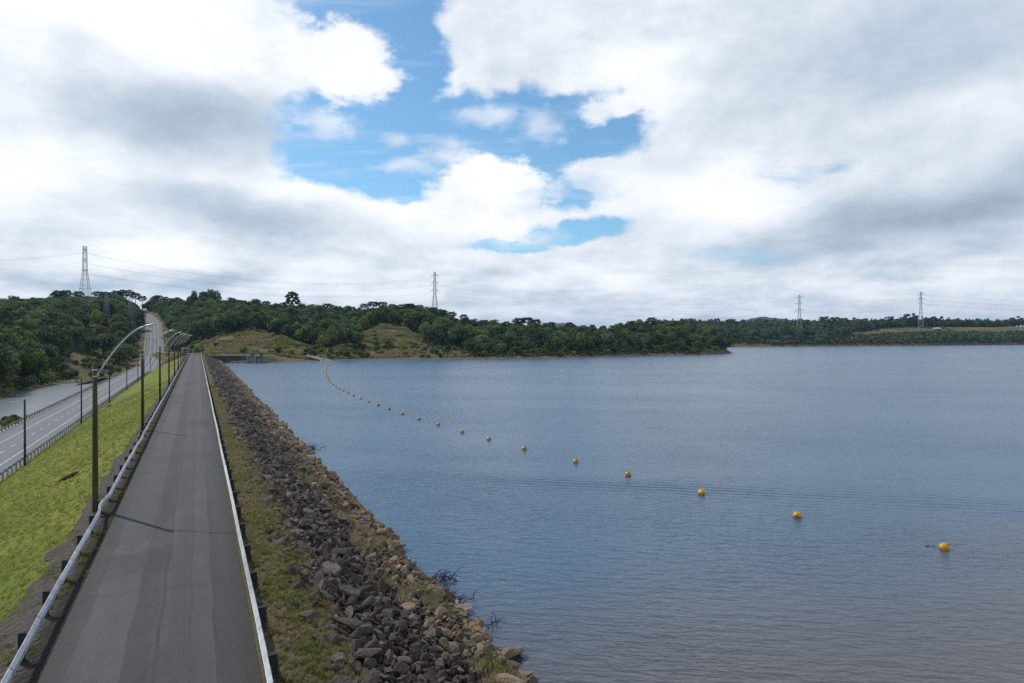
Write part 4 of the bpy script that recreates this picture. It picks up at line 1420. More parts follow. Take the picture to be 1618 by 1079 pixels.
    p = on_water(825, 1076); boulder(p.x, p.y, 1.1, "t", "wide ochre boulder lying in the shallows at the bottom corner of the stones", -.05, .2, 2, (1.3, 1, .6))
    boulder(4.55, 20.6, .95, "d", "pale grey slab lying on the grass edge above the dark stones", .12, .5, 2, (1.1, .9, .6))
    boulder(6.2, 33.0, 1.15, "d", "large flat-topped grey boulder among the dark stones", .15, .9, 6, (1.2, 1, .7))
    boulder(9.6, 21.4, 1.25, "t", "broad pale boulder in the tan band beside a green tuft", .15, 2.0, 7, (1.2, 1, .75))
    return dark, tan


def grass_tuft(name, rng, mat, blades=14, h=.3, spread=.16, w=.012):
    v, f = [], []
    for i in range(blades):
        a = rng.uniform(0, 6.28); r = rng.uniform(0, spread * .5); x, y = r * math.cos(a), r * math.sin(a)
        hh = h * rng.uniform(.5, 1.15); lean = rng.uniform(.1, .75) * hh; b = rng.uniform(0, 6.28)
        dx, dy = math.cos(b), math.sin(b); px_, py_ = -dy * w, dx * w
        k = len(v)
        v += [(x - px_, y - py_, -.03), (x + px_, y + py_, -.03), (x + dx * lean * .4 + px_ * .8, y + dy * lean * .4 + py_ * .8, hh * .6), (x + dx * lean * .4 - px_ * .8, y + dy * lean * .4 - py_ * .8, hh * .6),
              (x + dx * lean + px_ * .15, y + dy * lean + py_ * .15, hh), (x + dx * lean - px_ * .15, y + dy * lean - py_ * .15, hh)]
        f += [(k, k + 1, k + 2, k + 3), (k + 3, k + 2, k + 4, k + 5)]
    return np_mesh(name, v, f, mat)


def grass_material(name, a, b_, dry):
    m, nt, b = material(name, 0.85, a, spec=0.1)
    r = objrand(nt); r2 = (r * 17.3).frac()
    c = mix(nt, r, a, b_); c = mix(nt, r2.step(.7, .9), c, dry)
    put(nt, c, b.inputs["Base Color"])
    gn = nt.nodes.new("ShaderNodeNewGeometry")            # blades lean every way: light them mostly like the turf they make up
    add = nt.nodes.new("ShaderNodeVectorMath"); add.operation = "MULTIPLY_ADD"
    nt.links.new(gn.outputs["Normal"], add.inputs[0]); add.inputs[1].default_value = (.5, .5, .3); add.inputs[2].default_value = (-.2, .1, .8)
    nn = nt.nodes.new("ShaderNodeVectorMath"); nn.operation = "NORMALIZE"
    nt.links.new(add.outputs[0], nn.inputs[0]); nt.links.new(nn.outputs[0], b.inputs["Normal"])
    tr = nt.nodes.new("ShaderNodeBsdfTranslucent"); put(nt, scalec(nt, c, 1.5), tr.inputs[0])
    ms = nt.nodes.new("ShaderNodeMixShader"); ms.inputs[0].default_value = 0.5
    nt.links.new(b.outputs[0], ms.inputs[1]); nt.links.new(tr.outputs[0], ms.inputs[2])
    nt.links.new(ms.outputs[0], nt.nodes["Material Output"].inputs[0])
    return m


def build_grass():
    rng = np.random.default_rng(9)
    g1 = grass_material("lawn_blades", (0.115, 0.148, 0.026), (0.250, 0.255, 0.042), (0.25, 0.21, 0.075))
    g2 = grass_material("weed_blades", (0.085, 0.120, 0.020), (0.165, 0.190, 0.030), (0.19, 0.155, 0.075))
    g3 = grass_material("dry_blades", (0.21, 0.165, 0.095), (0.31, 0.25, 0.15), (0.13, 0.15, 0.045))
    P1 = [grass_tuft("tuft", rng, g1, 18, .075, .45, .013) for _ in range(3)]
    P2 = [grass_tuft("tuft", rng, g2, 22, .13, .34, .010) for _ in range(3)]
    P3 = [grass_tuft("tuft", rng, g3, 34, .50, .5, .011) for _ in range(3)]

    def scatter(name, x, y, z, s, protos, lab):
        n = len(x)
        tag(stuff_object(name, np.stack([x, y, z], -1), np.stack([np.zeros(n), np.zeros(n), rng.uniform(0, 6.28, n)], -1),
                         np.repeat(s[:, None], 3, 1), rng.integers(0, len(protos), n), protos), lab, "grass")
    # lawn
    N = 12000
    x = -20.4 + 15.1 * rng.uniform(0, 1, N); y = 22 + 150 * rng.uniform(0, 1, N) ** 1.7
    c, d = to_view(x, y)
    ok = (c > -40) & (fbm(x / 1.2, y / 2.5, 4) > .18) & (x < -5.7 + (fbm(y / 2.2, y * 0, 16) - .5) * .8)
    x, y = x[ok], y[ok]
    z = np.interp(x, [-20.1, -5.95, -5.5], [-7.3, -.44, -.27]) + .005
    scatter("grass", x, y, z, rng.uniform(.5, 1.25, len(x)), P1, "sunlit green lawn on the downstream slope")
    # green patches and weeds on the strip over the stones and along the verge
    N = 26000
    x = 1.75 + 3.6 * rng.uniform(0, 1, N); y = 14 + 130 * rng.uniform(0, 1, N) ** 1.6
    ok = (fbm(x / 1.1, y / 1.5, 33) + (fbm(x / .35, y / .35, 3) - .5) * .5 > .54) & (x < 4.6 + (fbm(y / 3, y * 0, 2) - .5) * 1.5)
    x, y = x[ok], y[ok]; z = np.interp(x, [1.5, 2.4, 3.7, 5.4], [-.03, -.10, -.32, -1.1])
    scatter("weeds", x, y, z, rng.uniform(.35, 1.2, len(x)), P2, "green weeds on the strip between rail and stones")
    N = 5000
    x = -5.6 + 1.7 * rng.uniform(0, 1, N); y = 14 + 110 * rng.uniform(0, 1, N) ** 1.5
    ok = fbm(x / .8, y / 1.6, 61) > .60; x, y = x[ok], y[ok]
    z = np.interp(x, [-5.9, -5, -3.9], [-.42, -.16, -.03])
    scatter("verge_weeds", x, y, z, rng.uniform(.3, .9, len(x)), P2, "weeds growing in the stony verge under the dented rail")
    # thin dry growth over the rest of the strip
    N = 16000
    x = 1.75 + 2.9 * rng.uniform(0, 1, N); y = 14 + 120 * rng.uniform(0, 1, N) ** 1.6
    z = np.interp(x, [1.5, 2.4, 3.7, 5.4], [-.03, -.10, -.32, -1.1])
    scatter("dry_weeds", x, y, z, rng.uniform(.12, .38, N), P3, "short dry grass on the strip between rail and stones")
    # dry grass between the stones
    N = 9000
    x = 6.8 + 4.3 * rng.uniform(0, 1, N); y = 14 + 200 * rng.uniform(0, 1, N) ** 1.5
    ok = fbm(x / 1.6, y / 2.4, 41) > .63; x, y = x[ok], y[ok]
    z = np.interp(x, [3.7, 11.34], [-.35, -4.0]) + .05
    scatter("dry_grass", x, y, z, rng.uniform(.5, 1.2, len(x)), P3, "dry brown grass tufts between the stones by the water")
    # tussocks on the knoll, the bare field and the shore
    xs = np.arange(-120, 330, .95); ys = np.arange(330, 560, .95)
    X, Y = np.meshgrid(xs, ys, indexing="ij"); X = (X + rng.uniform(-.45, .45, X.shape)).ravel(); Y = (Y + rng.uniform(-.45, .45, Y.shape)).ravel()
    c, d = to_view(X, Y); ok = (c > 262) & (c < 760) & (d < 520); X, Y, c, d = X[ok], Y[ok], c[ok], d[ok]
    Dk, _ = stations(T_LAND, c); back = d - Dk[:, 1]; ra, _ = near_path(X, Y, ACCESS)
    ok = (back > 6) & (back < 115) & (ra > 4) & (fbm(X / 9, Y / 9, 91) > .47) & ~((Y < DAM_END + 3) & (X < 14) & (X > -24))
    ok &= ~((c < 480) & (d < 376))
    X, Y, c, d = X[ok], Y[ok], c[ok], d[ok]; z = land_z(c, d)
    g = fbm(X / 12, Y / 12, 17); n = len(X)
    for nm, sel, pr, lab in (("dry_tussocks", g + rng.normal(0, .07, n) > .47, P3, "dry brown tussock grass on the knoll and the bare hillside field"), ("green_tussocks", g + rng.normal(0, .07, n) <= .47, P2, "green tussock grass on the knoll and along the shore")):
        kk = 2.4 if pr is P3 else 6.5
        sel = sel[:n]; scatter(nm, X[sel], Y[sel], z[sel], rng.uniform(.6, 1.5, sel.sum()) * kk, pr, lab)
    # a few green tufts one can point at
    for (x, y, s, lab) in ((9.75, 22.6, 1.7, "bright green grass tuft among the tan stones near the bottom of the slope"), (5.35, 17.9, 1.5, "bright green clump at the grass edge in the lower corner by the dark stones")):
        o = link(bpy.data.objects.new("grass_tuft", grass_tuft("grass_tuft", rng, g2, 90, .42, .9, .014)))
        o.location = (x, y, float(np.interp(x, [3.7, 11.34], [-.35, -4.0])) + .08); o.scale = (s, s, s); tag(o, lab, "grass tuft")
ORD = ["first", "second", "third", "fourth", "fifth", "sixth", "seventh", "eighth", "ninth", "tenth", "eleventh", "twelfth", "thirteenth", "fourteenth", "fifteenth", "sixteenth", "seventeenth", "eighteenth", "nineteenth", "twentieth"]


def sweep(mb, path, prof, mi=0):
    """profile (side, up) swept along a level path"""
    n, k = len(path), len(prof)
    vs, fs = [], []
    for i, p in enumerate(path):
        t = path[min(i + 1, n - 1)] - path[max(i - 1, 0)]; t = Vector((t.x, t.y, 0)).normalized(); s = Vector((t.y, -t.x, 0))
        for (a, u) in prof:
            q = p + s * a; vs.append((q.x, q.y, q.z + u))
    for i in range(n - 1):
        for j in range(k):
            j2 = (j + 1) % k
            fs.append((i * k + j, i * k + j2, (i + 1) * k + j2, (i + 1) * k + j))
    fs.append(tuple(range(k))); fs.append(tuple((n - 1) * k + j for j in range(k - 1, -1, -1)))
    mb.add(vs, fs, mi)


def w_profile(face, top=.78, tall=.31, deep=.085, th=.012):
    """two-wave beam; face = +1 bulges towards the path's side +, -1 the other way"""
    z = top
    front = [(0, z), (.35, z - .03), (1, z - .085), (.95, z - .115), (.2, z - .145), (.2, z - .165), (.95, z - .195), (1, z - .225), (.35, z - .28), (0, z - tall)]
    pr = [(face * a * deep, u) for a, u in front]
    return pr + [(a - face * th * 1.6, u) for a, u in reversed(pr)]


def build_rails():
    steel0 = worn("galvanised_post", (0.34, 0.36, 0.38), (0.54, 0.56, 0.58), 3.0, 0.5, 0.35, 0.5, (1, .15, 1), .05)
    # beam: panels bolted end to end, each with its own tarnish, a dark lap seam and a few streaks of dirt
    steel, nt, b = material("galvanised_steel", .48, (.5, .5, .5), .35, .5)
    p = pos(nt); x, y, z = xyz(nt, p)
    wn = nt.nodes.new("ShaderNodeTexWhiteNoise"); wn.noise_dimensions = "2D"
    put(nt, vec(nt, (y / 3.5)._m("FLOOR"), (x * 0.1)._m("FLOOR"), 0), wn.inputs["Vector"])
    pan = E(nt, wn.outputs["Value"]); fr = (y / 3.5).frac()
    n1 = noise(nt, p, 2.2, 5, .7); n2 = noise(nt, p, 9.0, 4, .7)
    c = mix(nt, n1.step(.35, .7), (0.33, 0.35, 0.375), (0.52, 0.545, 0.57))
    c = scalec(nt, c, pan * .34 + .80)
    c = mix(nt, (fr - .5).abs().step(.488, .497), c, (0.06, 0.06, 0.06))
    c = mix(nt, n2.step(.60, .74) * .45, c, (0.17, 0.14, 0.11))
    put(nt, c, b.inputs["Base Color"])
    post_m = worn("dark_post", (0.018, 0.020, 0.022), (0.045, 0.046, 0.046), 4.0, .8)
    grey_post = worn("pale_post", (0.26, 0.26, 0.255), (0.40, 0.40, 0.39), 3.0, .8)
    rust = worn("weathered_rail", (0.20, 0.17, 0.14), (0.33, 0.30, 0.27), 2.0, .7, .1)
    brown = worn("brown_post", (0.045, 0.036, 0.030), (0.09, 0.07, 0.055), 2.0, .8)
    rng = np.random.default_rng(3)

    def post_mesh(w, d, h, mat, off, face):
        mb = MB()
        mb.box((off, 0, h / 2 - .2), (d, w, h + .4))
        mb.box((off + face * (d / 2 + .045), 0, h - .17), (.09, w * .9, .30))      # spacer block towards the beam
        return mb.mesh("post", mat)

    def rail(label, path, face, pitch, start, end, beam_m, post_m_, size, off, cap=100, z_of=None, top=.78):
        root = empty("guardrail", (path[0].x, max(path[0].y, start), path[0].z)); tag(root, label, "guardrail")
        o0 = Vector(root.location)
        mb = MB(); sweep(mb, [p - o0 for p in path], w_profile(face, top))
        mb.build("beam", beam_m, root)
        pm = post_mesh(size[0], size[1], size[2], post_m_, 0, face)
        ys = np.arange(start, end, pitch); P = np.array([(p.x, p.y, p.z) for p in path])
        rest = MB()
        for i, y in enumerate(ys):
            x = np.interp(y, P[:, 1], P[:, 0]) + off; z = np.interp(y, P[:, 1], P[:, 2])
            loc = Vector((x, y, z - (size[2] - top + .03) * 0)) - o0
            a, b_ = rng.normal(0, .012, 2)
            if i < cap:
                o = link(bpy.data.objects.new("post", pm), root); o.location = loc; o.rotation_euler = (a, b_, 0)
            else:
                rest.box((loc.x, loc.y, loc.z + size[2] / 2 - .2), (size[1], size[0], size[2] + .4))
        if rest.v:
            tag(rest.build("post", post_m_, root), kind="stuff")
        return root
    # crest rails; the left one is dented beside the first lamp post
    ys = np.concatenate([np.arange(-20, 70, .25), np.arange(70, 396, 2.0)])
    def left_x(y):
        d = -.17 * math.exp(-((y - 40.2) / 1.3) ** 2) + .03 * math.exp(-((y - 42.4) / .8) ** 2)
        d += (float(fbm(y / 9.0, 0.0, 5)) - .5) * .10 + (.025 * math.sin(y * .8) if 55 < y < 85 else 0)
        return -4.36 + d
    def left_z(y): return -.05 * math.exp(-((y - 40.4) / .9) ** 2) + (float(fbm(y / 6.0, 3.0, 6)) - .5) * .03 - .02
    rail("galvanised guardrail with a dent beside the lamp posts of the crest road", [Vector((left_x(y), y, left_z(y))) for y in ys], 1, 3.5, 6.0, 394, steel, post_m, (.17, .15, .74), -.22)
    rail("straight galvanised guardrail between the crest road and the stones", [Vector((1.64 + (float(fbm(y / 12.0, 9.0, 5)) - .5) * .08, y, -.05 + (float(fbm(y / 7.0, 5.0, 5)) - .5) * .03)) for y in ys], -1, 3.5, 5.2, 396, steel, post_m, (.17, .15, .74), .22)
    # lower road, lawn side: closely set pale posts, beam on the road side
    P = ROADP
    path = [Vector((-20.55, y, LROAD_Z + .06)) for y in np.arange(40, 352, 3.0)]
    path += [Vector((-20.3, 356, LROAD_Z + .15))]
    rail("guardrail on closely set pale posts along the foot of the green slope", path, -1, 2.1, 62.0, 352, steel, grey_post, (.13, .16, 1.0), .20, top=.98)
    path2 = [Vector((-31.0, y, LROAD_Z - .02)) for y in np.arange(40, 342, 3.0)]
    i0 = min(range(len(P)), key=lambda i: abs(P[i].y - 345))
    for i in range(i0, len(P) - 40):
        t = (P[i + 1] - P[i - 1]); t.z = 0; t.normalize()
        path2.append(P[i] - Vector((t.y, -t.x, 0)) * 5.4)
    rail("weathered brown guardrail on the pond side of the lower road", path2, 1, 2.4, 62.0, 350, rust, brown, (.13, .16, .80), -.20)


def build_lamps():
    wood = worn("weathered_pole", (0.040, 0.034, 0.028), (0.085, 0.075, 0.060), 1.6, .9, 0, .15, (3, 3, .3), .2)
    moss = worn("mossy_pole", (0.050, 0.048, 0.026), (0.105, 0.098, 0.050), 1.2, .9, 0, .15, (3, 3, .25), .1)
    galv = worn("galvanised_arm", (0.40, 0.42, 0.44), (0.55, 0.56, 0.58), 2.0, .45, .3, .5, rnd=.1)
    glass, nt, b = material("lamp_glass", .2, (0.45, 0.46, 0.46))

    def crest_lamp(wm):
        root = empty("lamp_post")
        MB().tube([(0, 0, -.6), (0, 0, 3), (0.0, 0.01, 7.9)], [.148, .136, .110], 12).build("pole", wm, root, True)
        pts = []
        for t in np.linspace(0, 1, 15):
            # straight stay from the pole, bending over to nearly level
            x = .12 + 2.30 * t ** 1.0; z = 7.25 + 2.62 * (1 - (1 - t) ** 1.62)
            pts.append((x, 0, z))
        MB().tube(pts, .042, 8).build("arm", galv, root, True)
        cl = MB()
        for zz in (7.2, 7.55):
            cl.lathe([(.120, -.035), (.128, -.035), (.128, .035), (.120, .035)], 12, 0, (0, 0, zz))
        cl.box((.145, 0, 7.30), (.10, .08, .16))
        cl.build("clamp", galv, root)
        e = pts[-1]
        h = MB()
        rings = [(-.10, .05, .04), (.0, .07, .055), (.14, .12, .075), (.34, .125, .07), (.50, .07, .04)]
        vs, fs = [], []
        for (dx, wy, hz) in rings:
            for k in range(10):
                a = 2 * math.pi * k / 10; vs.append((e[0] + dx, wy * math.cos(a), e[2] + .03 + dx * .16 + hz * math.sin(a) * (1 if math.sin(a) > 0 else .55)))
        for i in range(len(rings) - 1):
            for k in range(10):
                fs.append((i * 10 + k, i * 10 + (k + 1) % 10, (i + 1) * 10 + (k + 1) % 10, (i + 1) * 10 + k))
        fs.append(tuple(range(9, -1, -1))); fs.append(tuple(40 + k for k in range(10)))
        h.add(vs, fs); head = h.build("lamp_head", galv, root, True)
        g = MB(); g.lathe([(.05, -.055), (.09, -.03), (.10, -.01)], 10, 0, (e[0] + .24, 0, e[2] + .01)); g.build("lens", glass, head, True)
        return root
    protos = [crest_lamp(moss), crest_lamp(wood)]
    for i in range(10):
        y = 42.1 + 34.3 * i
        o = protos[0] if i == 0 else protos[1] if i == 1 else copy_tree(protos[1])
        o.location = (-4.95, y, -.14); o.rotation_euler = (0, 0, (-.02, .03, -.03, .02, 0, .03, -.02, .01, .0, .02)[i])
        lab = "mossy wooden lamp post with curved arm standing beside the dent in the guardrail" if i == 0 else "wooden lamp post with curved arm, %s along the crest road from the dented rail" % ORD[i]
        tag(o, lab, "street lamp", "curved-arm lamp posts along the crest road")

    def low_lamp():
        root = empty("lamp_post")
        MB().tube([(0, 0, -.5), (0, 0, 4), (0, 0, 8.5)], [.14, .128, .105], 10).build("pole", wood, root, True)
        MB().tube([(.25, 0, 8.05), (0, 0, 8.12), (-.6, 0, 8.22), (-1.15, 0, 8.26)], .035, 6).build("arm", galv, root, True)
        h = MB(); h.box((-1.36, 0, 8.27), (.50, .20, .12), top=.75); h.build("lamp_head", galv, root)
        return root
    proto = low_lamp(); first = True
    k = 0
    for (base_row, x) in ((0, 52.0), (1, 98.5), (2, 145), (3, 190), (4, 236), (5, 279), (6, 312), (7, 352)):
        o = proto if first else copy_tree(proto); first = False
        y = x + 6.0
        o.location = (-19.95, y, -7.28); o.rotation_euler = (0, 0, .02 * (-1) ** k)
        tag(o, "plain wooden lamp post along the pale-post guardrail, %s from its near end" % ORD[k], "street lamp", "lamp posts along the lower road"); k += 1


def build_pylons():
    steel = worn("pylon_steel", (0.20, 0.21, 0.23), (0.32, 0.33, 0.35), 1.0, .6, .2, .4)
    lt = .11

    def lattice(name, loc, H, base, waist, top, arms, label, rz, group, th=lt, zw=.52):
        root = empty(name, loc, rz); tag(root, label, "power pylon", group)
        def width(t):
            return base + (waist - base) * min(1, t / zw) if t < zw else waist + (top - waist) * (t - zw) / (1 - zw)
        leg = [MB() for _ in range(4)]
        br = MB(); cross = MB()
        levels = [0, .09, .18, .265, .345, .42, .49, .55, .61, .67, .73, .79, .85, .91, .96, 1.0]
        cs = [(-1, -1), (1, -1), (1, 1), (-1, 1)]
        for k, (sx, sy) in enumerate(cs):
            leg[k].tube([(sx * width(t) / 2, sy * width(t) / 2, H * t) for t in (0, .1, .3, zw, .8, 1.0)], th * 1.15, 4)
        for i in range(len(levels) - 1):
            t0, t1 = levels[i], levels[i + 1]; w0, w1 = width(t0) / 2, width(t1) / 2
            for k in range(4):
                a, c = cs[k], cs[(k + 1) % 4]
                if i % 2 == 0 or t0 > .5:
                    br.tube([(a[0] * w1, a[1] * w1, H * t1), (c[0] * w1, c[1] * w1, H * t1)], th * .55, 4)
                br.tube([(a[0] * w0, a[1] * w0, H * t0), (c[0] * w1, c[1] * w1, H * t1)], th * .5, 4)
                br.tube([(c[0] * w0, c[1] * w0, H * t0), (a[0] * w1, a[1] * w1, H * t1)], th * .5, 4)
        for (t, L) in arms:
            w = width(t) / 2; arm = MB()
            for s in (-1, 1):
                tip = (s * L, 0, H * t)
                for sy in (-1, 1):
                    arm.tube([(s * w, sy * w, H * t), tip], th * .6, 4)
                    arm.tube([(s * w, sy * w, H * t + H * .035), tip], th * .6, 4)
                    for q in (.35, .7):
                        arm.tube([(s * (w + (L - w) * q), sy * w * (1 - q), H * t), (s * (w + (L - w) * q), sy * w * (1 - q), H * t + H * .035 * (1 - q))], th * .4, 4)
                arm.tube([tip, (s * L, 0, H * t - 1.6)], .09, 5)        # insulator string
            arm.build("cross_arm", steel, root)
        for l in leg: l.build("leg", steel, root)
        br.build("bracing", steel, root)
        return root, [(s * L, 0, H * t - 1.6) for (t, L) in arms for s in (-1, 1)]

    def base(col, dep, far=False):
        z = (far_z if far else land_z)(np.array(float(col)), np.array(float(dep)))
        return at(col, dep, float(z) - .4)

    def dims(col, dep, top_row, far=False):
        b = base(col, dep, far); return b, EYE + (HY - top_row) / FOC * dep - b.z
    grp = "lattice power pylons"
    out = {}
    def pyl(key, col, dep, top_row, label, bw, ww, tw, arms, rz, far=False, th=lt, zw=.6):
        b, H = dims(col, dep, top_row, far)
        o, tips = lattice("pylon", b, H, bw, ww, tw, arms, label, rz, grp, th, zw)
        m = Matrix.Translation(b) @ Matrix.Rotation(rz, 4, "Z")
        out[key] = [m @ Vector(t) for t in tips] + [m @ Vector((0, 0, H))]
    pyl("A", 134.5, 480, 389, "tallest lattice tower rising out of the forest across the pond", 9.6, 2.6, 1.9, [(.66, 2.3), (.80, 2.3), (.94, 2.3)], R(78), th=.11, zw=.64)
    pyl("E", 168.5, 476, 463, "small dark pylon in front of the forest, just right of the tallest tower", 5.6, 1.7, 1.1, [(.72, 3.0), (.84, 3.0), (.96, 2.4)], R(70), th=.06)
    pyl("F", 206, 500, 462, "small dark pylon beside the upper bend of the climbing road", 5.6, 1.7, 1.1, [(.72, 3.0), (.84, 3.0), (.96, 2.4)], R(70), th=.06)
    pyl("B", 687, 622, 430, "slim pylon on the ridge behind the bare hillside field", 8.0, 2.2, 1.5, [(.66, 3.8), (.80, 3.6), (.93, 3.9)], R(-8), th=.12)
    pyl("C", 1263, 1040, 466, "pylon at the edge of the far bank in front of the distant blue hill", 10, 2.8, 1.8, [(.64, 5.8), (.79, 5.4), (.94, 6.2)], R(-42), True, .17)
    pyl("D", 1455, 1145, 461, "pylon standing on the far bank among the gum trees", 8, 2.8, 1.8, [(.70, 4.6), (.82, 4.6), (.94, 4.8)], R(-45), True, .16)

    wire_m, nt, b = material("wire", .5, (0.17, 0.18, 0.20), .3)

    def span(p, q, sag, label, group, rad=.055):
        pts = [p.lerp(q, t) - Vector((0, 0, sag * 4 * t * (1 - t))) for t in np.linspace(0, 1, 33)]
        mb = MB(); mb.tube([x - p for x in pts], rad, 5)
        o = mb.build("power_cable", wire_m); o.location = p; tag(o, label, "power cable", group)
    offA = at(-420, 640, 74)
    for i in range(6):
        span(out["A"][i], out["B"][i], 9 + i * .8, "thin power cable strung between the tallest tower and the slim ridge pylon", "cables between the tallest tower and the ridge pylon", .03)
    for i in (0, 2, 4, 5):
        span(out["A"][i], offA + Vector((0, 0, (i - 2) * 2.6)), 7, "thin power cable leaving the tallest tower away from the dam", "cables leaving the tallest tower", .028)
    for i in range(6):
        span(out["B"][i], out["C"][i], 16, "thin power cable sagging low over the wooded point to the far bank", "cables over the wooded point", .025)
    for i in range(6):
        span(out["D"][i], at(1900, 1250, out["D"][i].z - 2), 8, "thin power cable running along the far bank from the gum tree pylon", "cables along the far bank", .045)
    for i in (0, 2, 4):
        span(out["C"][i], out["D"][i], 7, "thin power cable between the two pylons on the far bank", "cables between the far pylons", .04)


def build_buoys():
    yel, nt, b = material("buoy_plastic", .38, (0.72, 0.36, 0.012), spec=.5)
    n1 = noise(nt, objpos(nt), 6.0, 4, .6)
    rr_ = objrand(nt); cb_ = mix(nt, n1.step(.35, .75), (0.74, 0.36, 0.010), (0.56, 0.29, 0.03))
    cb_ = mix(nt, (rr_ * 5.3).frac().step(.5, 1.0) * .6, cb_, (0.66, 0.43, 0.09))
    put(nt, scalec(nt, cb_, rr_ * .35 + .78), b.inputs["Base Color"])
    org, nt, b = material("buoy_lower_band", .3, (0.42, 0.13, 0.012), spec=.5)  # darker orange for the lower part of the float
    dark, nt, b = material("buoy_fitting", .5, (0.50, 0.27, 0.02))
    r = .29
    root = empty("buoy")
    prof = [(r * math.sin(a), -r * math.cos(a)) for a in np.linspace(math.radians(62), math.radians(178), 14)]
    prof.insert(5, (r * 1.045, prof[4][1] + .012)); prof.insert(6, (r * 1.045, prof[4][1] + .035))
    MB().lathe(prof, 20).build("float_shell", yel, root, True)
    prof = [(r * 1.004 * math.sin(a), -r * 1.004 * math.cos(a)) for a in np.linspace(math.radians(4), math.radians(62), 9)]
    MB().lathe(prof, 20).build("lower_band", org, root, True)
    mb = MB(); mb.lathe([(.055, r * .96), (.055, r * 1.12), (.03, r * 1.16)], 10)
    mb.tube([(.0 + .07 * math.cos(t), 0, r * 1.2 + .07 * math.sin(t)) for t in np.linspace(0, 2 * math.pi, 13)], .016, 6)
    mb.build("mooring_eye", dark, root, True)
    px = [(1493.5, 869), (1260.5, 818), (1109, 781), (992.5, 752), (910, 731), (828.5, 710.5), (772.6, 695), (730.3, 683.5), (692.3, 671.8), (662, 663), (636.3, 654.5), (615, 647), (597.7, 640.7), (582.7, 635.4), (570, 630.3), (558.6, 625.7), (550, 621.5), (542.6, 617.8), (536.5, 614.4), (531, 611)]
    pts = [at(x, (EYE - WATER_Z) * FOC / (y - HY), WATER_Z) for x, y in px]
    tail = [(526.9, 608), (523.5, 605.4), (521, 603), (519, 600.5), (517.8, 597.8), (516.7, 595.3), (515.2, 592.4), (514.8, 587.8), (515.8, 583), (517.6, 579.5), (520.4, 576.3), (525.5, 574.2), (529.7, 572.8)]
    tp = [pts[-1]] + [at(x, (EYE - WATER_Z) * FOC / (y - HY), WATER_Z) for x, y in tail]
    # the far end: the same even spacing along the curve
    acc, k = 0.0, 0
    gap = 7.4
    for a, c in zip(tp[:-1], tp[1:]):
        L = (c - a).length; s = gap - acc
        while s <= L:
            pts.append(a.lerp(c, s / L)); s += gap
        acc = (acc + L) % gap
    rng = np.random.default_rng(2)
    for i, p in enumerate(pts):
        o = root if i == 0 else copy_tree(root)
        o.location = (p.x, p.y, WATER_Z + .13 + rng.normal(0, .012))
        o.rotation_euler = ((.15, .75, -.6) if i == 0 else (rng.normal(0, .35), rng.normal(0, .35), rng.uniform(0, 6.28)))
        if i == 0: lab, g = "yellow round buoy trailing a scrap of green weed, at the open end of the line", "yellow buoys of the floating line"
        elif i < 20: lab, g = "yellow round buoy, %s of the floating line counted from the weed-trailing one" % ORD[i], "yellow buoys of the floating line"
        else: lab, g = "tiny yellow buoy in the crowded far stretch of the line", "far buoys near the boat ramp"
        tag(o, lab, "buoy", g)
    # the scrap of weed
    weed, nt, b = material("water_weed", .8, (0.030, 0.050, 0.018))
    p = at(1474, (EYE - WATER_Z) * FOC / (864 - HY), WATER_Z); mb = MB()
    for i in range(16):
        a = rng.uniform(-.5, .5); x = rng.uniform(-.55, .5)
        mb.tube([(x, rng.uniform(-.12, .12), -.03), (x + .12 * math.cos(a), .05 * math.sin(a), .02), (x + .25 * math.cos(a), .1 * math.sin(a), -.01 + rng.uniform(0, .09))], [.016, .012, .004], 4)
    o = mb.build("water_weed", weed); o.location = p; o.rotation_euler = (0, 0, -YAW); tag(o, "scrap of green weed floating beside the end buoy", "weed")
    # drowned branches by the stones
    br, nt, b = material("drowned_wood", .8, (0.030, 0.022, 0.020))
    def branches(px_, py_, n, spread, hgt, label):
        p = at(px_, (EYE - WATER_Z) * FOC / (py_ - HY), WATER_Z); mb = MB()
        for i in range(n):
            x, y = rng.normal(0, spread, 2); a = rng.uniform(0, 6.28); L = hgt * rng.uniform(.5, 1.2); le = rng.uniform(.2, 1.2)
            q = [(x, y, -.15), (x + .4 * le * math.cos(a), y + .4 * le * math.sin(a), L * .5), (x + le * math.cos(a), y + le * math.sin(a), L)]
            mb.tube(q, [.03, .02, .006], 5)
            for s in range(2):
                b2 = a + rng.uniform(-1.2, 1.2); m = Vector(q[1]).lerp(Vector(q[2]), rng.uniform(.1, .8))
                mb.tube([m, m + Vector((.3 * math.cos(b2), .3 * math.sin(b2), rng.uniform(-.05, .2)))], [.014, .004], 4)
        o = mb.build("drowned_branch", br); o.location = p; tag(o, label, "branches")
    branches(706, 950, 46, .42, .42, "larger tangle of dark drowned branches sticking out of the water by the stones")
    branches(700, 918, 26, .34, .34, "smaller tangle of dark drowned branches farther from the ochre boulder")
    branches(490, 710, 34, .55, .55, "dark drowned bush in the water halfway along the stone slope")
    branches(776, 985, 9, .18, .22, "few thin dead twigs standing out in the water off the stones")


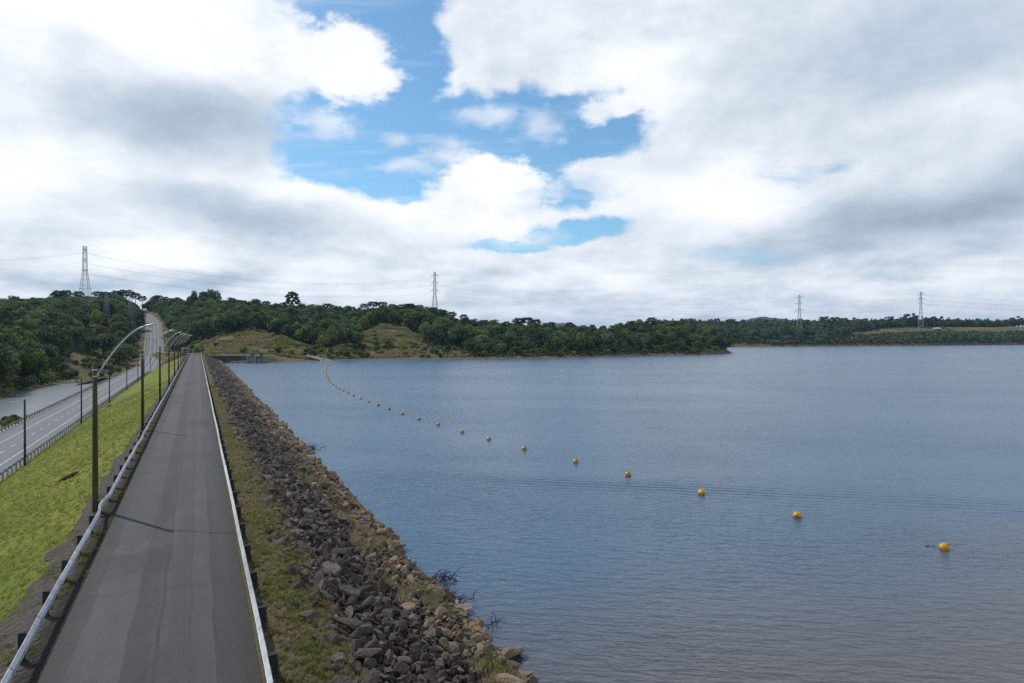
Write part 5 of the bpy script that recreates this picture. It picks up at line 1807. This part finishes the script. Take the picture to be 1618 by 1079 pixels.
def build_works(M):
    dark, nt, b = material("dark_steel", .6, (0.030, 0.033, 0.038), .3)
    grey = worn("grey_steel", (0.22, 0.23, 0.24), (0.32, 0.33, 0.34), 2, .6, .2)
    rng = np.random.default_rng(12)

    def P(col, dep, z): return at(col, dep, z)

    # local frame across the end of the reservoir: u along the view's width, v away from the eye
    def frame(o, col, dep, z):
        o.location = at(col, dep, z); o.rotation_euler = (0, 0, -YAW)
    m = 350 / FOC      # metres per column at the intake
    t = empty("intake_tower"); frame(t, 406, 350, WATER_Z); tag(t, "small concrete intake block standing in the water at the far end of the dam", "intake tower")
    w, dpt = 28 * m, 5.0
    mb = MB()
    for x in (-w / 2 + .5, -.1, w / 2 - .5):
        mb.box((x, 0, .0), (1.0, dpt, 6.4))
    mb.box((0, dpt / 2 - .3, -.2), (w - .4, .5, 6.0))
    mb.build("pier", M["concrete"], t)
    MB().box((0, -.1, 3.42), (w + .8, dpt + .8, .45)).build("deck", M["concrete"], t)
    for x in (-w / 4 - .3, w / 4 + .15):
        MB().box((x, -dpt / 2 + .7, .8), (w / 2 - 1.0, .12, 4.7)).build("sluice_gate", M["concrete"], t)
    for x in (-2.2, 2.3):
        h = MB(); h.box((x, 0, 4.1), (1.5, 1.4, .9)); h.box((x, 0, 4.75), (.9, .9, .4), top=.7); h.tube([(x - .9, 0, 4.2), (x + .9, 0, 4.2)], .25, 10); h.build("hoist", dark, t)
    h = MB(); h.box((-3.5, .4, 5.1), (.7, .6, 3.0)); h.box((-3.5, .4, 6.7), (.9, .8, .2)); h.build("hoist_column", M["concrete"], t)
    r = MB()
    for x in np.linspace(-w / 2 - .2, w / 2 + .2, 9):
        r.tube([(x, -dpt / 2 - .3, 3.6), (x, -dpt / 2 - .3, 4.7)], .035, 5)
    for z in (4.15, 4.7): r.tube([(-w / 2 - .2, -dpt / 2 - .3, z), (w / 2 + .2, -dpt / 2 - .3, z)], .035, 5)
    r.build("railing", grey, t)
    # footbridge from the crest
    t = empty("footbridge"); frame(t, 357, 352, 0); tag(t, "low footbridge with dark underside from the dam end to the intake block", "footbridge")
    L = 68 * m
    MB().box((0, 0, -.55), (L, 1.8, .42)).build("deck", M["stained"], t)
    MB().box((0, -.72, -1.05), (L, .3, .58)).build("girder", dark, t)
    for x in (-L / 2 + 5.5, 1.0): MB().box((x, 0, -3.6), (.5, 1.2, 4.6)).build("pier", M["stained"], t)
    r = MB()
    for x in np.linspace(-L / 2, L / 2, 12): r.tube([(x, -.85, -.35), (x, -.85, .65)], .03, 5)
    for z in (.15, .65): r.tube([(-L / 2, -.85, z), (L / 2, -.85, z)], .03, 5)
    r.build("railing", grey, t)
    # stepped retaining wall behind
    t = empty("retaining_wall"); frame(t, 366, 356.5, -4); tag(t, "stained concrete wall behind the footbridge at the reservoir corner", "wall")
    MB().box((0, 0, .6), (88 * m, .7, 5.6)).build("wall_panel", M["stained"], t)
    MB().box((0, -.1, 3.5), (89 * m, 1.0, .25)).build("coping", M["concrete"], t)
    b = MB()
    for x in np.linspace(-40 * m, 40 * m, 6): b.box((x, -.55, .3), (.5, .4, 5.0), top=.8)
    b.build("buttress", M["stained"], t)
    t = tag(MB().box((-1.2, 0, .35), (9.0, 2.6, .9), top=.94).box((1.0, .2, .95), (5.5, 1.6, .35), top=.9).build("landing_stage", M["concrete"]), "low concrete landing beside the intake block under the footbridge", "landing")
    frame(t, 382, 346, WATER_Z)
    # boat ramp with side wall
    m2 = 372 / FOC
    t = empty("boat_ramp"); frame(t, 508, 378, WATER_Z); tag(t, "white concrete boat ramp running down into the water near the buoys", "boat ramp")
    a = MB()
    def wedge(mb, x0, z0, x1, z1, y0, y1, th):
        mb.add([(x0, y0, z0), (x1, y0, z1), (x1, y1, z1), (x0, y1, z0), (x0, y0, z0 - th), (x1, y0, z1 - th), (x1, y1, z1 - th), (x0, y1, z0 - th)],
               [(0, 1, 2, 3), (7, 6, 5, 4), (4, 5, 1, 0), (5, 6, 2, 1), (6, 7, 3, 2), (7, 4, 0, 3)])
    wedge(a, -8.0, 3.3, 5.6, -.25, -.9, 1.1, .45); a.build("slab", M["pale"], t)
    for y, nm in ((-1.05, "kerb"), (1.25, "kerb")):
        a = MB(); wedge(a, -8.0, 3.5, 5.6, .0, y - .15, y + .15, 1.0); a.build(nm, M["pale"], t)
    # small moored boat beside the ramp
    hull_m, nt, b_ = material("white_hull", .4, (0.70, 0.70, 0.70), spec=.5)
    t = empty("boat"); frame(t, 513, 372, WATER_Z); tag(t, "small white boat with a dark cabin window moored below the boat ramp", "boat")
    hb = MB(); sec = []
    for (x, hw, zb, zt) in ((-2.6, .75, -.15, .65), (-1.2, .95, -.2, .62), (.6, .95, -.2, .66), (1.9, .6, -.12, .78), (2.8, .05, .2, .92)):
        sec.append([(x, -hw, zt), (x, -hw * .7, zb), (x, hw * .7, zb), (x, hw, zt)])
    vs = [p for s in sec for p in s]; fs = []
    for i in range(4):
        for k in range(4):
            fs.append((i * 4 + k, i * 4 + (k + 1) % 4, (i + 1) * 4 + (k + 1) % 4, (i + 1) * 4 + k))
    fs += [(0, 1, 2, 3), (19, 18, 17, 16)]
    hb.add(vs, fs); hb.build("hull", hull_m, t)
    MB().box((-.4, 0, 1.0), (1.9, 1.3, .75), top=.85).build("cabin", hull_m, t)
    MB().box((-.4, 0, 1.05), (1.6, 1.33, .34), top=.95).build("window", dark, t)

    # blue-green bus on the access road
    body_m = worn("bus_paint", (0.10, 0.25, 0.30), (0.13, 0.30, 0.34), 1, .4, 0, .5)
    white_m, nt, b_ = material("bus_roof", .5, (0.55, 0.58, 0.58)); gl, nt, b_ = material("bus_glass", .12, (0.025, 0.035, 0.04), spec=.6)
    tyre, nt, b_ = material("tyre", .9, (0.02, 0.02, 0.02))
    p = at(291.5, 393, -.15)
    t = empty("bus", p, R(10)); tag(t, "blue-green bus facing the camera on the access road beyond the crest lamps", "bus")
    a = MB(); a.box((0, 0, 1.55), (2.6, 9.5, 2.3)); a.build("body", body_m, t)
    a = MB(); a.box((0, 0, 2.85), (2.5, 9.3, .32), top=.94); a.box((0, .8, 3.08), (1.6, 2.6, .22), top=.9); a.build("roof", white_m, t)
    MB().box((0, -4.77, 2.05), (2.3, .08, 1.05)).build("windscreen", gl, t)
    for s in (-1, 1):
        for y in (-3.0, -1.4, .2, 1.8, 3.4):
            MB().box((s * 1.31, y, 2.1), (.05, 1.35, .85)).build("window", gl, t)
        for y in (-3.1, 2.9):
            wv = MB(); wv.tube([(s * 1.02, y, .48), (s * 1.33, y, .48)], .48, 16); wv.build("wheel", tyre, t)
        MB().box((s * .95, -4.78, .95), (.36, .08, .2)).build("headlight", white_m, t)
    MB().box((0, -4.80, .58), (2.62, .16, .26)).build("bumper", dark, t)
    # slender posts at the end of the crest and on the hillside
    gp = worn("grey_pole", (0.20, 0.19, 0.18), (0.32, 0.31, 0.30), 1, .8)
    def pole(col, dep, top_row, rad, label, z=None, bar=0.0):
        zz = float(land_z(np.array(float(col)), np.array(float(dep)))) if z is None else z
        p = at(col, dep, zz - .3); H = EYE + (HY - top_row) / FOC * dep - p.z
        t = empty("utility_pole", p, -YAW); tag(t, label, "pole")
        MB().tube([(0, 0, 0), (0, 0, H)], [rad, rad * .75], 8).build("pole_shaft", gp, t, True)
        c = MB(); c.box((0, 0, H - .35), (max(bar, .5), .12, .12)); c.tube([(0, 0, H - .02), (0, 0, H + .25)], .06, 6); c.build("crossbar", dark, t)
    pole(320.5, 364, 546, .09, "thin post at the far end of the crest beside the footbridge", z=-.3)
    pole(338, 440, 512, .13, "pale utility pole against the trees behind the grassy knoll", bar=1.6)
    pole(174.5, 330, 573, .42, "stout pale post on the waste ground between pond and lower road", bar=.8)
    # fence of short posts at the head of the pond
    fm = worn("fence_post_concrete", (0.30, 0.29, 0.27), (0.42, 0.41, 0.39), 2, .85)
    cols = np.linspace(104, 172, 15)
    t = empty("wire_fence", at(104, 312, -8.9)); tag(t, "low wire fence on pale posts across the head of the pond", "fence")
    o0 = Vector(t.location); prev = None; wires = MB()
    for i, c in enumerate(cols):
        dep = 308 + i * 1.3; p = at(c, dep, float(land_z(np.array(c), np.array(dep)))) - o0
        MB().tube([p - Vector((0, 0, .3)), p + Vector((0, 0, 1.7))], .09, 6).build("post", fm, t)
        if prev is not None:
            for h in (.5, 1.0, 1.5): wires.tube([prev + Vector((0, 0, h)), p + Vector((0, 0, h))], .012, 4)
        prev = p
    wires.build("wire", grey, t)
    # shed on the far bank
    t = empty("shed"); dep = 1150; c = 1481; z = float(far_z(np.array(float(c)), np.array(float(dep)))); t.location = at(c, dep, z); t.rotation_euler = (0, 0, -YAW)
    tag(t, "low pale-roofed shed at the edge of the field on the far bank", "shed")
    MB().box((0, 0, 1.6), (9, 6, 3.6)).build("wall", M["stained"], t)
    a = MB(); a.add([(-5.2, -3.6, 3.3), (5.2, -3.6, 3.3), (5.2, 3.6, 3.3), (-5.2, 3.6, 3.3), (-5.2, 0, 5.0), (5.2, 0, 5.0)], [(0, 1, 5, 4), (2, 3, 4, 5), (1, 2, 5), (3, 0, 4), (3, 2, 1, 0)]); a.build("roof", M["pale"], t)
    MB().box((1.5, -3.03, 1.3), (2.6, .1, 2.6)).build("door", dark, t)
    # bare scrape in the lawn
    em, nt, b_ = material("bare_earth", .95, (0.030, 0.022, 0.014), spec=.05)
    n1 = noise(nt, objpos(nt), 3, 4, .7); put(nt, mix(nt, n1, (0.020, 0.015, 0.010), (0.075, 0.055, 0.030)), b_.inputs["Base Color"])
    def scrape(px_, py_, L, W, label):
        # on the lawn plane z = a + b x
        k = 6.86 / 14.15; dep = 60.0
        for _ in range(30):
            q = at(px_, dep, 0); zz = -.44 + (q.x + 5.95) * k; dep = (EYE - zz) * FOC / (py_ - HY)
        q = at(px_, dep, zz)
        mb = MB(); n = 18; vs = [(0, 0, .09)]; fs = []
        for i in range(n):
            an = 6.283 * i / n; rr = 1 + .25 * math.sin(an * 3 + 1) + .15 * math.sin(an * 5)
            vs.append((L * .6 * rr * math.cos(an), W * .6 * rr * math.sin(an), .07))
        for i in range(n):
            an = 6.283 * i / n; rr = 1 + .25 * math.sin(an * 3 + 1) + .15 * math.sin(an * 5)
            vs.append((L * rr * math.cos(an), W * rr * math.sin(an), -.12))
        for i in range(n):
            j = (i + 1) % n; fs.append((0, 1 + i, 1 + j)); fs.append((1 + i, 1 + n + i, 1 + n + j, 1 + j))
        mb.add(vs, fs); o = mb.build("earth_mound", em, None, True); o.location = (q.x, q.y, zz + .12)
        o.rotation_euler = (0, -math.atan(k), R(-50)); tag(o, label, "bare earth")
    scrape(104, 757, 1.25, .34, "dark bare scrape of earth in the middle of the green slope")
    scrape(171, 642, .8, .35, "small dark scrape in the grass near the pale posts of the lower guardrail")
EXPOSURE = 0.20
build_sky()
MATS = ground_materials()
build_land(MATS)
build_rails()
build_lamps()
build_pylons()
build_buoys()
build_works(MATS)
build_forest()
build_stones()
build_grass()

# ------------------------------------------------------------------ the air: thin even haze round the whole place
def build_haze():
    hm = bpy.data.materials.new("haze_air"); hm.use_nodes = True
    nt = hm.node_tree; nt.nodes.clear()
    out = nt.nodes.new("ShaderNodeOutputMaterial"); v = nt.nodes.new("ShaderNodeVolumePrincipled")
    v.inputs["Color"].default_value = (0.40, 0.64, 1.0, 1)
    v.inputs["Density"].default_value = 0.00006
    v.inputs["Anisotropy"].default_value = 0.2
    nt.links.new(v.outputs[0], out.inputs["Volume"])
    mb = MB(); mb.box((0, 0, 127.0), (24000, 24000, 284.0))
    o = mb.build("haze", hm); tag(o, "thin blue air between the viewer and the far hills", "haze", kind="stuff")
build_haze()
# ------------------------------------------------------------------ camera and output
cam = bpy.data.cameras.new("camera")
cam.sensor_width = 36.0; cam.lens = 24.0
cam.clip_start = 0.1; cam.clip_end = 60000
co = link(bpy.data.objects.new("camera", cam))
co.location = (0, 0, EYE)
co.rotation_euler = (R(90) - math.atan(7.0 / FOC), 0, -YAW)
scene.camera = co
scene.view_settings.view_transform = "Standard"
scene.view_settings.look = "None"
scene.view_settings.exposure = EXPOSURE
scene.view_settings.gamma = 1.0
scene.view_settings.use_curve_mapping = False
scene.cycles.use_denoising = False
scene.cycles.max_bounces = 6
scene.cycles.diffuse_bounces = 3
scene.cycles.glossy_bounces = 3
scene.cycles.transparent_max_bounces = 8
scene.cycles.sample_clamp_indirect = 6.0
